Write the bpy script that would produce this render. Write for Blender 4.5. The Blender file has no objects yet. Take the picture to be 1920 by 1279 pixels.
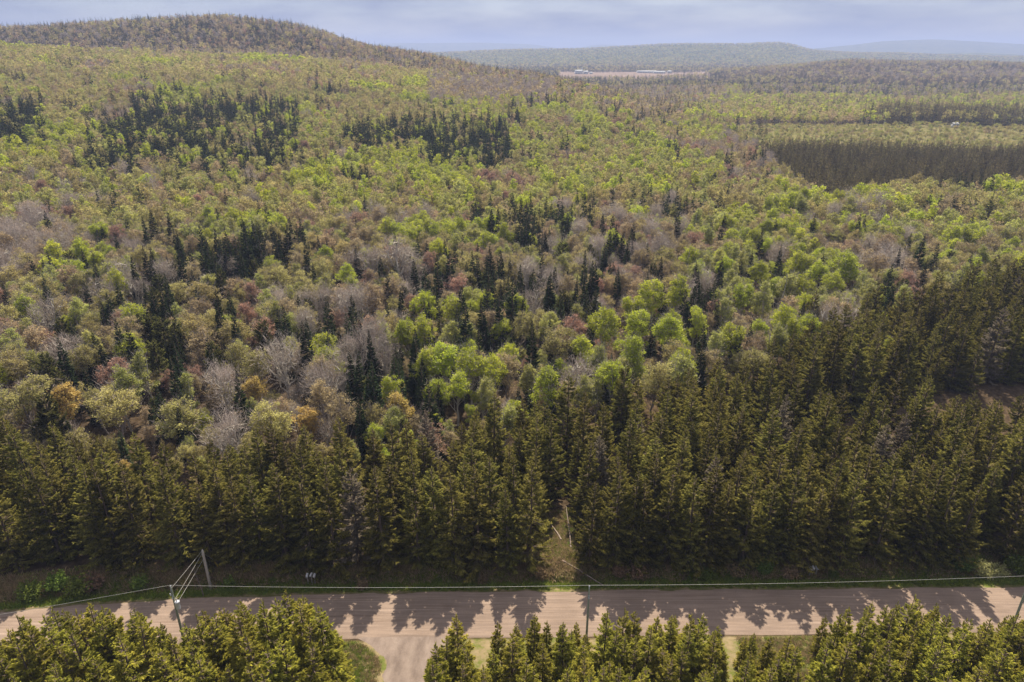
import bpy, math, random
import numpy as np
from mathutils import Vector
rng = np.random.default_rng(7)
random.seed(7)
R = math.radians
S = bpy.context.scene
COL = S.collection

# ------------------------------------------------------------------ camera
H = 65.0
PITCH = R(23.05)
cam_d = bpy.data.cameras.new('camera')
cam = bpy.data.objects.new('camera', cam_d)
COL.objects.link(cam)
cam.location = (0, 0, H)
cam.rotation_euler = (R(90) - PITCH, 0, 0)
cam_d.sensor_width = 36
cam_d.lens = 24
cam_d.clip_start = 0.5
cam_d.clip_end = 60000
S.camera = cam

# ------------------------------------------------------------------ light
SUN_EL, SUN_AZ = R(52.5), R(6)          # azimuth measured from +Y (ahead) towards +X
S.view_settings.view_transform = 'Standard'
S.view_settings.look = 'None'
S.view_settings.gamma = 1
S.view_settings.exposure = 1.1
W = bpy.data.worlds.new('World')
S.world = W
W.use_nodes = True
nt = W.node_tree
for n in list(nt.nodes): nt.nodes.remove(n)
wo = nt.nodes.new('ShaderNodeOutputWorld')
bg = nt.nodes.new('ShaderNodeBackground')
sky = nt.nodes.new('ShaderNodeTexSky')
sky.sky_type = 'NISHITA'; sky.sun_disc = False
sky.sun_elevation = SUN_EL; sky.sun_rotation = SUN_AZ
sky.air_density = 1.0; sky.dust_density = 1.2; sky.ozone_density = 2.0
tc = nt.nodes.new('ShaderNodeTexCoord')
mp = nt.nodes.new('ShaderNodeMapping'); mp.inputs['Scale'].default_value = (2.2, 2.2, 11.0)
nz = nt.nodes.new('ShaderNodeTexNoise'); nz.inputs['Scale'].default_value = 2.3
nz.inputs['Detail'].default_value = 7; nz.inputs['Roughness'].default_value = 0.55
cr = nt.nodes.new('ShaderNodeValToRGB')
cr.color_ramp.elements[0].position = 0.36; cr.color_ramp.elements[0].color = (0.62, 0.62, 0.62, 1)
cr.color_ramp.elements[1].position = 0.68; cr.color_ramp.elements[1].color = (0.95, 0.95, 0.95, 1)
mx = nt.nodes.new('ShaderNodeMix'); mx.data_type = 'RGBA'
nt.links.new(tc.outputs['Generated'], mp.inputs['Vector'])
nt.links.new(mp.outputs['Vector'], nz.inputs['Vector'])
nt.links.new(nz.outputs['Fac'], cr.inputs['Fac'])
nt.links.new(cr.outputs['Color'], mx.inputs['Factor'])
nt.links.new(sky.outputs['Color'], mx.inputs['A'])
# thin cloud: grey-blue near the horizon, unseen overhead part brightened to add fill light
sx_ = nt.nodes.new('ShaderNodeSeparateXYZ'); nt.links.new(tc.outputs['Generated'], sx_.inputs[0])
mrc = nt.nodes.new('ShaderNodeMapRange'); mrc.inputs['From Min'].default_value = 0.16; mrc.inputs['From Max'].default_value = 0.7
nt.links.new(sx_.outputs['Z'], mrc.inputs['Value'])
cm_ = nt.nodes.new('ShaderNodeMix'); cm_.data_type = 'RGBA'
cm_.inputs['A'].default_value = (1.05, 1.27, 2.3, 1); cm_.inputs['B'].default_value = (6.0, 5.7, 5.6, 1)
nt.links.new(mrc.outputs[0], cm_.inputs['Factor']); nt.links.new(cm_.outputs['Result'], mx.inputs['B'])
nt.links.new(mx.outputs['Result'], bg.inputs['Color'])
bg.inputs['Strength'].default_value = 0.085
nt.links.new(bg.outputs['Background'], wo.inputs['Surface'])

sd = bpy.data.lights.new('sun', 'SUN')
sun = bpy.data.objects.new('sun', sd)
COL.objects.link(sun)
sd.energy = 4.7; sd.angle = R(0.6); sd.color = (1.0, 0.89, 0.70)
sv = Vector((math.sin(SUN_AZ) * math.cos(SUN_EL), math.cos(SUN_AZ) * math.cos(SUN_EL), math.sin(SUN_EL)))
sun.rotation_euler = sv.to_track_quat('Z', 'Y').to_euler()

# ------------------------------------------------------------------ helpers
CP, SP = math.cos(PITCH), math.sin(PITCH)
F = 1280.0
def proj(x, y, z):
    """photo pixel (1920 wide) of a world point"""
    dz = z - H
    dep = y * CP - dz * SP
    up = y * SP + dz * CP
    return 960 + F * x / dep, 639.5 - F * up / dep
def dep_of(py):
    return PITCH - math.atan((639.5 - py) / F)
def u_of(px, py):
    b = (639.5 - py) / F
    return ((px - 960) / F) / (CP + b * SP)
def tag(o, label=None, cat=None, group=None, kind=None):
    if label: o['label'] = label
    if cat: o['category'] = cat
    if group: o['group'] = group
    if kind: o['kind'] = kind
    return o

class MB:
    """collects faces of one mesh; every face has a random value and a material index"""
    def __init__(s): s.v = []; s.f = []; s.m = []; s.r = []; s.n = 0
    def add(s, v, f, m=0, r=None):
        v = np.asarray(v, float).reshape(-1, 3); f = np.asarray(f, int).reshape(-1, 4)
        s.v.append(v); s.f.append(f + s.n); s.n += len(v)
        s.m.append(np.full(len(f), m))
        s.r.append(np.full(len(f), 0.5) if r is None else np.asarray(r, float))
    def rhombi(s, c, a, b, m=0, r=None):
        n = len(c)
        v = np.stack([c - a, c + b, c + a, c - b], 1).reshape(-1, 3)
        s.add(v, np.arange(4 * n).reshape(-1, 4), m, rng.random(n) if r is None else r)
    def tube(s, pts, rad, k=5, m=0):
        pts = np.asarray(pts, float); n = len(pts)
        d = np.gradient(pts, axis=0); d /= np.linalg.norm(d, axis=1)[:, None] + 1e-9
        ref = np.array([1.0, 0, 0]) if abs(d[0][0]) < 0.8 else np.array([0, 1.0, 0])
        A = np.cross(d, ref); A /= np.linalg.norm(A, axis=1)[:, None] + 1e-9
        B = np.cross(d, A)
        t = np.arange(k) * 2 * np.pi / k
        rad = np.broadcast_to(np.asarray(rad, float), (n,))
        v = pts[:, None] + rad[:, None, None] * (np.cos(t)[None, :, None] * A[:, None] + np.sin(t)[None, :, None] * B[:, None])
        f = []
        for i in range(n - 1):
            for j in range(k):
                f.append((i * k + j, i * k + (j + 1) % k, (i + 1) * k + (j + 1) % k, (i + 1) * k + j))
        s.add(v.reshape(-1, 3), f, m)
        for e, base in ((0, 0), (1, (n - 1) * k)):          # end caps
            if rad[-e] > 0.02 and k >= 4:
                ring = v[-e if e else 0]
                c = ring.mean(0)
                vv = np.vstack([ring, c]); ff = [(j, (j + 1) % k, k, k) for j in range(k)]
                s.tri(vv, [(j, (j + 1) % k, k) for j in range(k)], m)
    def tri(s, v, f, m=0):
        v = np.asarray(v, float); f = np.asarray(f, int)
        s.v.append(v); s.m.append(np.full(len(f), m)); s.r.append(np.full(len(f), .5))
        s.f.append(np.hstack([f + s.n, np.full((len(f), 1), -1)])); s.n += len(v)
    def box(s, lo, hi, m=0, rot=0, off=(0, 0, 0)):
        x0, y0, z0 = lo; x1, y1, z1 = hi
        v = np.array([(x0,y0,z0),(x1,y0,z0),(x1,y1,z0),(x0,y1,z0),(x0,y0,z1),(x1,y0,z1),(x1,y1,z1),(x0,y1,z1)], float)
        if rot:
            c, q = math.cos(rot), math.sin(rot)
            v = v @ np.array([[c, q, 0], [-q, c, 0], [0, 0, 1]])
        v = v + np.array(off)
        s.add(v, [(0,3,2,1),(4,5,6,7),(0,1,5,4),(1,2,6,5),(2,3,7,6),(3,0,4,7)], m)
    def mesh(s, name, mats, smooth=False):
        V = np.vstack(s.v); Fa = np.vstack(s.f); M = np.concatenate(s.m); Rr = np.concatenate(s.r)
        me = bpy.data.meshes.new(name)
        cnt = np.where(Fa[:, 3] < 0, 3, 4)
        loops = Fa.reshape(-1); loops = loops[loops >= 0]
        me.vertices.add(len(V)); me.vertices.foreach_set('co', V.astype(np.float32).ravel())
        me.loops.add(len(loops)); me.loops.foreach_set('vertex_index', loops.astype(np.int32))
        me.polygons.add(len(Fa))
        st = np.concatenate([[0], np.cumsum(cnt)[:-1]])
        me.polygons.foreach_set('loop_start', st.astype(np.int32))
        me.polygons.foreach_set('loop_total', cnt.astype(np.int32))
        me.polygons.foreach_set('material_index', M.astype(np.int32))
        for m in mats: me.materials.append(m)
        at = me.attributes.new('rnd', 'FLOAT', 'FACE'); at.data.foreach_set('value', Rr.astype(np.float32))
        me.update(calc_edges=True); me.validate()
        if smooth: me.polygons.foreach_set('use_smooth', np.ones(len(Fa), bool))
        return me
def link(name, me, parent=None, loc=(0, 0, 0)):
    o = bpy.data.objects.new(name, me); COL.objects.link(o); o.location = loc
    if parent: o.parent = parent
    return o
def part(name, mb, mats, parent, smooth=False):
    return link(name, mb.mesh(name, mats if isinstance(mats, list) else [mats], smooth), parent)

# ------------------------------------------------------------------ materials
def new_mat(name):
    m = bpy.data.materials.new(name); m.use_nodes = True
    t = m.node_tree
    for n in list(t.nodes): t.nodes.remove(n)
    return m, t, t.nodes.new('ShaderNodeOutputMaterial')
def leaf_mat(name, c1, c2, trans=0.35, vh=0.03, vv=0.35, tr_col=None):
    """foliage: two tones picked leaf by leaf, shifted tree by tree"""
    m, t, out = new_mat(name)
    N = t.nodes.new; L = t.links.new
    at = N('ShaderNodeAttribute'); at.attribute_name = 'rnd'
    oi = N('ShaderNodeObjectInfo')
    mix = N('ShaderNodeMix'); mix.data_type = 'RGBA'
    mix.inputs['A'].default_value = (*c1, 1); mix.inputs['B'].default_value = (*c2, 1)
    L(at.outputs['Fac'], mix.inputs['Factor'])
    hsv = N('ShaderNodeHueSaturation')
    mh = N('ShaderNodeMapRange'); mh.inputs['To Min'].default_value = 0.5 - vh; mh.inputs['To Max'].default_value = 0.5 + vh
    mv = N('ShaderNodeMapRange'); mv.inputs['To Min'].default_value = 1 - vv; mv.inputs['To Max'].default_value = 1 + vv
    mul = N('ShaderNodeMath'); mul.operation = 'MULTIPLY'; mul.inputs[1].default_value = 7.31
    fr = N('ShaderNodeMath'); fr.operation = 'FRACT'
    L(oi.outputs['Random'], mv.inputs['Value']); L(oi.outputs['Random'], mul.inputs[0]); L(mul.outputs[0], fr.inputs[0])
    L(fr.outputs[0], mh.inputs['Value'])
    L(mix.outputs['Result'], hsv.inputs['Color']); L(mh.outputs[0], hsv.inputs['Hue']); L(mv.outputs[0], hsv.inputs['Value'])
    d = N('ShaderNodeBsdfDiffuse'); tr = N('ShaderNodeBsdfTranslucent'); ms = N('ShaderNodeMixShader')
    L(hsv.outputs['Color'], d.inputs['Color']); L(hsv.outputs['Color'], tr.inputs['Color'])
    ms.inputs[0].default_value = trans
    L(d.outputs[0], ms.inputs[1]); L(tr.outputs[0], ms.inputs[2]); L(ms.outputs[0], out.inputs['Surface'])
    return m
def noise_mat(name, c1, c2, scale=3.0, rough=0.9, detail=6, stretch=(1, 1, 1), c3=None, bump=0.0, metallic=0.0, spec=0.2):
    m, t, out = new_mat(name)
    N = t.nodes.new; L = t.links.new
    tcn = N('ShaderNodeTexCoord'); mpn = N('ShaderNodeMapping'); mpn.inputs['Scale'].default_value = stretch
    n = N('ShaderNodeTexNoise'); n.inputs['Scale'].default_value = scale; n.inputs['Detail'].default_value = detail
    n.inputs['Roughness'].default_value = 0.65
    r = N('ShaderNodeValToRGB')
    r.color_ramp.elements[0].position = 0.32; r.color_ramp.elements[0].color = (*c1, 1)
    r.color_ramp.elements[1].position = 0.68; r.color_ramp.elements[1].color = (*c2, 1)
    if c3:
        e = r.color_ramp.elements.new(0.5); e.color = (*c3, 1)
    p = N('ShaderNodeBsdfPrincipled'); p.inputs['Roughness'].default_value = rough
    p.inputs['Metallic'].default_value = metallic; p.inputs['Specular IOR Level'].default_value = spec
    L(tcn.outputs['Object'], mpn.inputs['Vector']); L(mpn.outputs['Vector'], n.inputs['Vector'])
    L(n.outputs['Fac'], r.inputs['Fac']); L(r.outputs['Color'], p.inputs['Base Color'])
    if bump:
        b = N('ShaderNodeBump'); b.inputs['Strength'].default_value = bump; b.inputs['Distance'].default_value = 0.05
        L(n.outputs['Fac'], b.inputs['Height']); L(b.outputs[0], p.inputs['Normal'])
    L(p.outputs[0], out.inputs['Surface'])
    return m
M_bark = noise_mat('brown_bark', (0.07, 0.05, 0.04), (0.17, 0.125, 0.10), 6, stretch=(2, 2, .5))
M_greybark = noise_mat('grey_bark', (0.19, 0.16, 0.145), (0.36, 0.31, 0.285), 5, stretch=(2, 2, .5))
M_whitebark = noise_mat('pale_bark', (0.22, 0.20, 0.17), (0.50, 0.46, 0.40), 5, stretch=(1, 1, 2.5))
M_twig = leaf_mat('bare_twigs', (0.27, 0.225, 0.20), (0.52, 0.45, 0.40), 0.1, 0.008, 0.2)
M_spruce = leaf_mat('spruce_needles', (0.050, 0.052, 0.016), (0.285, 0.255, 0.058), 0.42, 0.012, 0.32)
M_deadspruce = leaf_mat('thinning_spruce', (0.10, 0.085, 0.06), (0.25, 0.21, 0.16), 0.3, 0.01, 0.25)
M_youngspruce = leaf_mat('young_spruce_needles', (0.080, 0.085, 0.016), (0.40, 0.365, 0.055), 0.42, 0.012, 0.25)
M_darkspruce = leaf_mat('dense_spruce_needles', (0.045, 0.043, 0.022), (0.24, 0.20, 0.095), 0.4, 0.012, 0.5)
M_fir = leaf_mat('fir_needles', (0.018, 0.030, 0.015), (0.060, 0.080, 0.032), 0.25, 0.015, 0.3)
M_cedar = leaf_mat('cedar_sprays', (0.05, 0.055, 0.016), (0.13, 0.13, 0.040), 0.3, 0.012, 0.3)
M_lime = leaf_mat('aspen_leaves', (0.27, 0.31, 0.028), (0.56, 0.60, 0.085), 0.5, 0.010, 0.18)
M_green = leaf_mat('birch_leaves', (0.26, 0.27, 0.075), (0.50, 0.50, 0.16), 0.47, 0.012, 0.2)
M_olive = leaf_mat('maple_leaves', (0.25, 0.22, 0.085), (0.51, 0.455, 0.18), 0.45, 0.014, 0.22)
M_tan = leaf_mat('opening_buds', (0.25, 0.195, 0.11), (0.50, 0.40, 0.23), 0.42, 0.012, 0.22)
M_pink = leaf_mat('red_maple_buds', (0.25, 0.15, 0.11), (0.50, 0.32, 0.235), 0.4, 0.010, 0.2)
M_gold = leaf_mat('golden_leaves', (0.34, 0.25, 0.07), (0.62, 0.48, 0.17), 0.45, 0.008, 0.12)
M_brownfine = leaf_mat('budding_twigs', (0.12, 0.09, 0.06), (0.22, 0.165, 0.11), 0.2, 0.02, 0.2)
M_grass = leaf_mat('green_grass', (0.10, 0.15, 0.025), (0.28, 0.33, 0.06), 0.45, 0.02, 0.3)
M_drygrass = leaf_mat('dry_grass', (0.20, 0.155, 0.08), (0.48, 0.37, 0.22), 0.45, 0.02, 0.3)

# ------------------------------------------------------------------ terrain
def smooth(a, n):
    for _ in range(n):
        a = np.concatenate([a[:1], (a[:-2] + 2 * a[1:-1] + a[2:]) / 4, a[-1:]])
    return a
DD = np.array([0, 150, 250, 400, 550, 750, 820, 900, 1050, 1150, 1300, 1500, 1800, 2100, 2600], float)
TAB = {
 -300: [0, 0, 7, 28, 48, 66, 68, 64, 88, 90, 60, 20, 0, 0, 0],
 0:    [0, 0, 5, 20, 38, 60, 62, 57, 88, 86, 60, 20, 0, 0, 0],
 430:  [0, 0, 3, 11, 26, 49, 54, 48, 94, 108, 80, 20, 0, 0, 0],
 560:  [0, 0, 2, 9, 24, 47, 51, 45, 86, 97, 70, 15, 0, 0, 0],
 700:  [0, 0, 2, 8, 20, 42, 44, 39, 62, 62, 30, 0, 0, 0, 0],
 850:  [0, 0, 1, 6, 15, 31, 33, 32, 46, 38, 10, 0, 0, 0, 0],
 1000: [0, 0, 0, 4, 10, 24, 28, 32, 25, 10, 0, 0, 0, 0, 0],
 1100: [0, 0, 0, 3, 8, 19, 21, 18, 8, 0, 0, 0, 0, 0, 0],
 1230: [0, 0, 0, 1, 4, 5, 3, 0, 0, 0, 0, 0, 0, 0, 0],
 1350: [0, 0, 0, 0, 0, 0, 0, 0, 0, 0, 0, 2, 10, 6, 0],
 1450: [0, 0, 0, 0, 0, 0, 0, 0, 0, 0, 0, 6, 24, 16, 0],
 1600: [0, 0, 0, 0, 0, 0, 0, 0, 0, 0, 2, 14, 38, 28, 0],
 1920: [0, 0, 0, 0, 0, 0, 0, 0, 0, 0, 4, 12, 31, 22, 0],
 2300: [0, 0, 0, 0, 0, 0, 0, 0, 0, 0, 4, 12, 20, 15, 0]}
TU = np.array([u_of(p, 110) for p in TAB])
DG = np.arange(0, 15001, 20.0)
cols = []
RIDGES = [  # distance, front width, back width, skyline in photo pixels, canopy
 (3300, 500, 500, [(600, 150), (830, 120), (1000, 126), (1200, 118), (1400, 122), (1520, 120), (1600, 128), (1920, 130)], 8),
 (4500, 900, 600, [(600, 110), (830, 98), (1000, 93), (1150, 85), (1300, 83), (1400, 80), (1450, 76), (1485, 79), (1515, 91), (1600, 96), (1750, 104), (1920, 106)], 8),
 (6000, 700, 700, [(1500, 120), (1650, 112), (1790, 98), (1850, 98), (1920, 103), (2200, 100)], 8),
 (9000, 1200, 1200, [(1300, 110), (1450, 100), (1540, 88), (1650, 77), (1750, 73), (1850, 78), (1920, 82), (2200, 90)], 8),
 (12500, 1300, 1300, [(300, 90), (600, 84), (760, 79), (900, 80), (1000, 82), (1065, 93), (1120, 81), (1180, 85), (1280, 95), (1500, 100)], 8)]
UG = np.linspace(-1.4, 1.4, 281)
BASE = np.zeros((len(UG), len(DG)))
tabz = np.array([np.interp(DG, DD, TAB[p]) for p in TAB])
for i, u in enumerate(UG):
    j = [np.interp(u, TU, tabz[:, k]) for k in range(135)]
    row = np.zeros(len(DG)); row[:135] = j
    row = smooth(row, 6)
    pxu = 960 + u * (CP + 0.43 * SP) * F
    for (D, wf, wb, sk, can) in RIDGES:
        sx = [a for a, b in sk]; sy = [b for a, b in sk]
        yy = np.interp(pxu, sx, sy)
        top = H - D * math.tan(dep_of(yy)) - can
        if top <= 0: continue
        w = np.where(DG < D, wf, wb)
        prof = top * np.exp(-((DG - D) / w) ** 2 * 1.0)
        row = np.maximum(row, prof)
    BASE[i] = row
for k in range(len(DG)):
    BASE[:, k] = smooth(BASE[:, k], 2)
def vnoise(x, y, seed=0):
    """smooth value noise"""
    xi = np.floor(x).astype(int); yi = np.floor(y).astype(int); fx = x - xi; fy = y - yi
    fx = fx * fx * (3 - 2 * fx); fy = fy * fy * (3 - 2 * fy)
    def h(a, b):
        q = np.sin(a * 127.1 + b * 311.7 + seed * 74.7) * 43758.5453
        return q - np.floor(q)
    return (h(xi, yi) * (1 - fx) + h(xi + 1, yi) * fx) * (1 - fy) + (h(xi, yi + 1) * (1 - fx) + h(xi + 1, yi + 1) * fx) * fy
def road_far(x):      # far edge of the gravel road
    return np.interp(x, [-140, -90, -64, -45, -22, 0, 64, 140], [47, 60, 66.2, 68.0, 69.1, 69.4, 70.2, 73])
XR = np.linspace(-200, 200, 401); YR = smooth(road_far(XR), 60)
def rf(x): return np.interp(x, XR, YR)
RW = 8.0
def ground_z(x, y):
    x = np.asarray(x, float); y = np.asarray(y, float)
    u = np.clip(x / np.maximum(y, 60), -1.39, 1.39)
    fu = (u + 1.4) / 2.8 * 280; fd = np.clip(y, 0, 14999) / 20.0
    iu = np.clip(fu.astype(int), 0, 279); idd = np.clip(fd.astype(int), 0, len(DG) - 2)
    a = fu - iu; b = fd - idd
    z = (BASE[iu, idd] * (1 - a) + BASE[iu + 1, idd] * a) * (1 - b) + (BASE[iu, idd + 1] * (1 - a) + BASE[iu + 1, idd + 1] * a) * b
    amp = np.clip((y - 130) / 400, 0, 1)
    z = z + amp * ((vnoise(x / 130, y / 130, 3) - .5) * 7 + (vnoise(x / 47, y / 47, 5) - .5) * 2.5) * np.clip(1 - (y - 1500) / 3000, .0, 1)
    far = np.clip((y - 2800) / 1500, 0, 1)
    z = z + far * ((vnoise(x / 500, y / 700, 8) - .5) * 26) * (z > 8) 
    # ditch on the far side of the road
    e = y - rf(x)
    near = np.clip(e, 0, 8)
    z = z - 0.7 * np.exp(-((e - 1.9) / 1.1) ** 2) + 0.10 * np.clip(e - 3.5, 0, 3)*np.exp(-np.clip(e-8,0,80)/30)
    return z

# access trails and clearings, world coordinates
def trail_d(x, y):
    """distance to the nearest trail centre line minus its half width"""
    xm = np.interp(y, [60, 75, 95, 130], [6.4, 6.6, 7.6, 8.8]); wm = np.interp(y, [70, 80, 88, 112, 113], [1.5, 1.4, .7, .1, -9])
    xl = np.interp(y, [70, 76, 90, 97], [-47, -48, -51.5, -55]); wl = np.interp(y, [70, 80, 94, 97.5], [1.1, .7, .5, -9])
    xr = np.interp(y, [70, 76, 98, 110], [62, 66, 79, 84]); wr = np.interp(y, [70, 80, 106, 110], [1.2, .4, .2, -9])
    return np.minimum(np.minimum(np.abs(x - xm) - wm, np.abs(x - xl) - wl), np.abs(x - xr) - wr)
def drive_hw(y):      # driveway centre and half width at depth y
    return -12.1, 2.7 + 5.0 * np.clip((y - 57.0) / 4.6, 0, 1) ** 2.2

# ground sheet
ys = np.concatenate([np.arange(-80, 20, 10), np.arange(20, 54, 2), np.arange(54, 80, 0.4), np.arange(80, 140, 2), 140 * 1.022 ** np.arange(0, 216)])
ys = ys[ys < 14900]; ys = np.append(ys, 15200)
us = np.linspace(-1.25, 1.25, 300)
X = us[None] * (ys[:, None] + 130); Y = np.repeat(ys[:, None], len(us), 1)
Z = ground_z(X, Y)
g = MB()
ny, nx = X.shape
idx = np.arange(ny * nx).reshape(ny, nx)
fa = np.stack([idx[:-1, :-1], idx[:-1, 1:], idx[1:, 1:], idx[1:, :-1]], -1).reshape(-1, 4)
g.add(np.stack([X, Y, Z], -1).reshape(-1, 3), fa)
def sm(a, lo, hi): return np.clip((a - lo) / (hi - lo), 0, 1)
E = Y - rf(X)
grass = np.exp(-((E - 2.6) / 3.0) ** 4)
grass = np.maximum(grass, sm(0.6 - trail_d(X, Y), 0, .8) * (Y > 60) * (Y < 84))
grass = np.maximum(grass, (E < -RW) * (E > -RW - 12) * 1.0)
cl = ((Y > 478) & (Y < 660) & (X / np.maximum(Y, 1) > u_of(1385, 250)))
grass = np.maximum(grass, cl * 0.9)
field = ((Y > 1700) & (Y < 2600) & (X / np.maximum(Y, 1) > u_of(1040, 140)) & (X / np.maximum(Y, 1) < u_of(1330, 140))) * 1.0
forest = sm(Y, 3000, 3400)

# ground material: needle litter, verge grass, tilled field, far wooded hills
mg, t, out = new_mat('forest_floor')
N = t.nodes.new; L = t.links.new
def ramp(fac, stops):
    r = N('ShaderNodeValToRGB'); els = r.color_ramp.elements
    while len(els) < len(stops): els.new(0.5)
    for e, (p, c) in zip(els, stops): e.position = p; e.color = (*c, 1)
    L(fac, r.inputs['Fac']); return r.outputs['Color']
def noise(scale, detail=6, rough=.6, vec=None):
    n = N('ShaderNodeTexNoise'); n.inputs['Scale'].default_value = scale; n.inputs['Detail'].default_value = detail
    n.inputs['Roughness'].default_value = rough
    L(vec if vec else geo.outputs['Position'], n.inputs['Vector']); return n.outputs['Fac']
def mixc(f, a, b):
    m = N('ShaderNodeMix'); m.data_type = 'RGBA'; L(f, m.inputs['Factor']); L(a, m.inputs['A']); L(b, m.inputs['B']); return m.outputs['Result']
def attr(n):
    a = N('ShaderNodeAttribute'); a.attribute_name = n; return a.outputs['Fac']
geo = N('ShaderNodeNewGeometry')
litter = ramp(noise(1.1, 8), [(0.3, (0.03, 0.021, 0.014)), (0.5, (0.06, 0.043, 0.028)), (0.7, (0.11, 0.08, 0.05))])
gr = ramp(noise(0.45, 9, .7), [(0.33, (0.07, 0.095, 0.022)), (0.46, (0.12, 0.13, 0.035)), (0.56, (0.20, 0.16, 0.09)), (0.72, (0.27, 0.21, 0.13))])
fld = ramp(noise(0.008, 5), [(0.35, (0.17, 0.13, 0.11)), (0.65, (0.23, 0.175, 0.15))])
wood = ramp(noise(0.011, 9, .75), [(0.36, (0.03, 0.045, 0.02)), (0.48, (0.07, 0.075, 0.035)), (0.62, (0.13, 0.13, 0.05)), (0.75, (0.16, 0.12, 0.07))])
c = mixc(attr('grass'), litter, gr); c = mixc(attr('field'), c, fld); c = mixc(attr('wood'), c, wood)
p = N('ShaderNodeBsdfDiffuse'); L(c, p.inputs['Color'])
bm_ = N('ShaderNodeBump'); bm_.inputs['Strength'].default_value = 0.6; bm_.inputs['Distance'].default_value = 0.15
L(noise(2.5, 6), bm_.inputs['Height']); L(bm_.outputs[0], p.inputs['Normal']); L(p.outputs[0], out.inputs['Surface'])
me = g.mesh('ground', [mg], True)
for nm, arr in (('grass', grass), ('field', field), ('wood', forest)):
    a = me.attributes.new(nm, 'FLOAT', 'POINT'); a.data.foreach_set('value', arr.astype(np.float32).ravel())
tag(link('ground', me), 'forest floor and rolling hills reaching to the horizon', kind='structure')

# gravel road and driveway
def gravel_mat(name, tones, streak):
    global t, geo, N, L
    m, t, out = new_mat(name); N = t.nodes.new; L = t.links.new
    geo = N('ShaderNodeNewGeometry')
    mpn = N('ShaderNodeMapping'); mpn.inputs['Scale'].default_value = streak
    mpn.inputs['Rotation'].default_value = (0, 0, R(-0.8))
    L(geo.outputs['Position'], mpn.inputs['Vector'])
    base = ramp(noise(1.0, 7, .6, mpn.outputs['Vector']), tones)
    fine = N('ShaderNodeTexNoise'); fine.inputs['Scale'].default_value = 9; fine.inputs['Detail'].default_value = 8; fine.inputs['Roughness'].default_value = .8
    L(geo.outputs['Position'], fine.inputs['Vector'])
    mr = N('ShaderNodeMapRange'); mr.inputs['From Min'].default_value = .3; mr.inputs['From Max'].default_value = .7
    mr.inputs['To Min'].default_value = .78; mr.inputs['To Max'].default_value = 1.18
    L(fine.outputs['Fac'], mr.inputs['Value'])
    big = N('ShaderNodeTexNoise'); big.inputs['Scale'].default_value = .22; big.inputs['Detail'].default_value = 4
    L(geo.outputs['Position'], big.inputs['Vector'])
    mr2 = N('ShaderNodeMapRange'); mr2.inputs['From Min'].default_value = .3; mr2.inputs['From Max'].default_value = .7
    mr2.inputs['To Min'].default_value = .88; mr2.inputs['To Max'].default_value = 1.1
    L(big.outputs['Fac'], mr2.inputs['Value'])
    mm = N('ShaderNodeMath'); mm.operation = 'MULTIPLY'; L(mr.outputs[0], mm.inputs[0]); L(mr2.outputs[0], mm.inputs[1])
    hs = N('ShaderNodeHueSaturation'); L(base, hs.inputs['Color']); L(mm.outputs[0], hs.inputs['Value'])
    p = N('ShaderNodeBsdfDiffuse'); L(hs.outputs[0], p.inputs['Color'])
    b = N('ShaderNodeBump'); b.inputs['Strength'].default_value = .5; b.inputs['Distance'].default_value = .04
    L(fine.outputs['Fac'], b.inputs['Height']); L(b.outputs[0], p.inputs['Normal'])
    L(p.outputs[0], out.inputs['Surface']); return m
M_road = gravel_mat('gravel_road', [(0.32, (0.16, 0.118, 0.095)), (0.45, (0.24, 0.182, 0.148)), (0.55, (0.185, 0.14, 0.115)), (0.68, (0.275, 0.21, 0.172))], (0.05, 1.6, 1))
M_drive = gravel_mat('gravel_drive', [(0.32, (0.145, 0.113, 0.098)), (0.5, (0.19, 0.15, 0.13)), (0.68, (0.235, 0.188, 0.162))], (0.9, 0.35, 1))
rd = MB()
xs = np.arange(-190, 190.1, 1.0)
off = np.linspace(0, RW, 17)
rv = []
for k, o_ in enumerate(off):
    wob = (vnoise(xs / 2.3, xs * 0 + k, 11) - .5) * (0.5 if k in (0, 16) else 0)
    crown = 0.045 + 0.10 * math.sin(math.pi * o_ / RW) - (0.13 if k in (0, 16) else 0)
    rv.append(np.stack([xs, rf(xs) - o_ + wob, xs * 0 + crown], -1))
rv = np.array(rv); n0 = len(xs); ii = np.arange(rv.shape[0] * n0).reshape(-1, n0)
rd.add(rv.reshape(-1, 3), np.stack([ii[1:, :-1], ii[1:, 1:], ii[:-1, 1:], ii[:-1, :-1]], -1).reshape(-1, 4))
# two windrows of loose stones the grader left along the wheel tracks
tag(link('road', rd.mesh('road', [M_road], True)), 'pinkish tan gravel road crossing in front of the spruces', kind='structure')
dv = MB()
yy = np.linspace(18, 62.6, 90); vv = []
for q in np.linspace(-1, 1, 9):
    cx, hw = drive_hw(yy)
    wob = (vnoise(yy / 1.1, yy * 0 + q * 3, 4) - .5) * (1.3 if abs(q) == 1 else 0)
    vv.append(np.stack([cx + q * hw + wob - 0.004 * (60 - yy) ** 2 * 0.25, yy, yy * 0 + 0.052 - (0.09 if abs(q) == 1 else 0)], -1))
vv = np.array(vv); ii = np.arange(9 * 90).reshape(9, 90)
dv.add(vv.reshape(-1, 3), np.stack([ii[:-1, :-1], ii[1:, :-1], ii[1:, 1:], ii[:-1, 1:]], -1).reshape(-1, 4))
tag(link('driveway', dv.mesh('driveway', [M_drive], True)), 'grey gravel driveway joining the road between foreground spruces', kind='structure')

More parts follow.
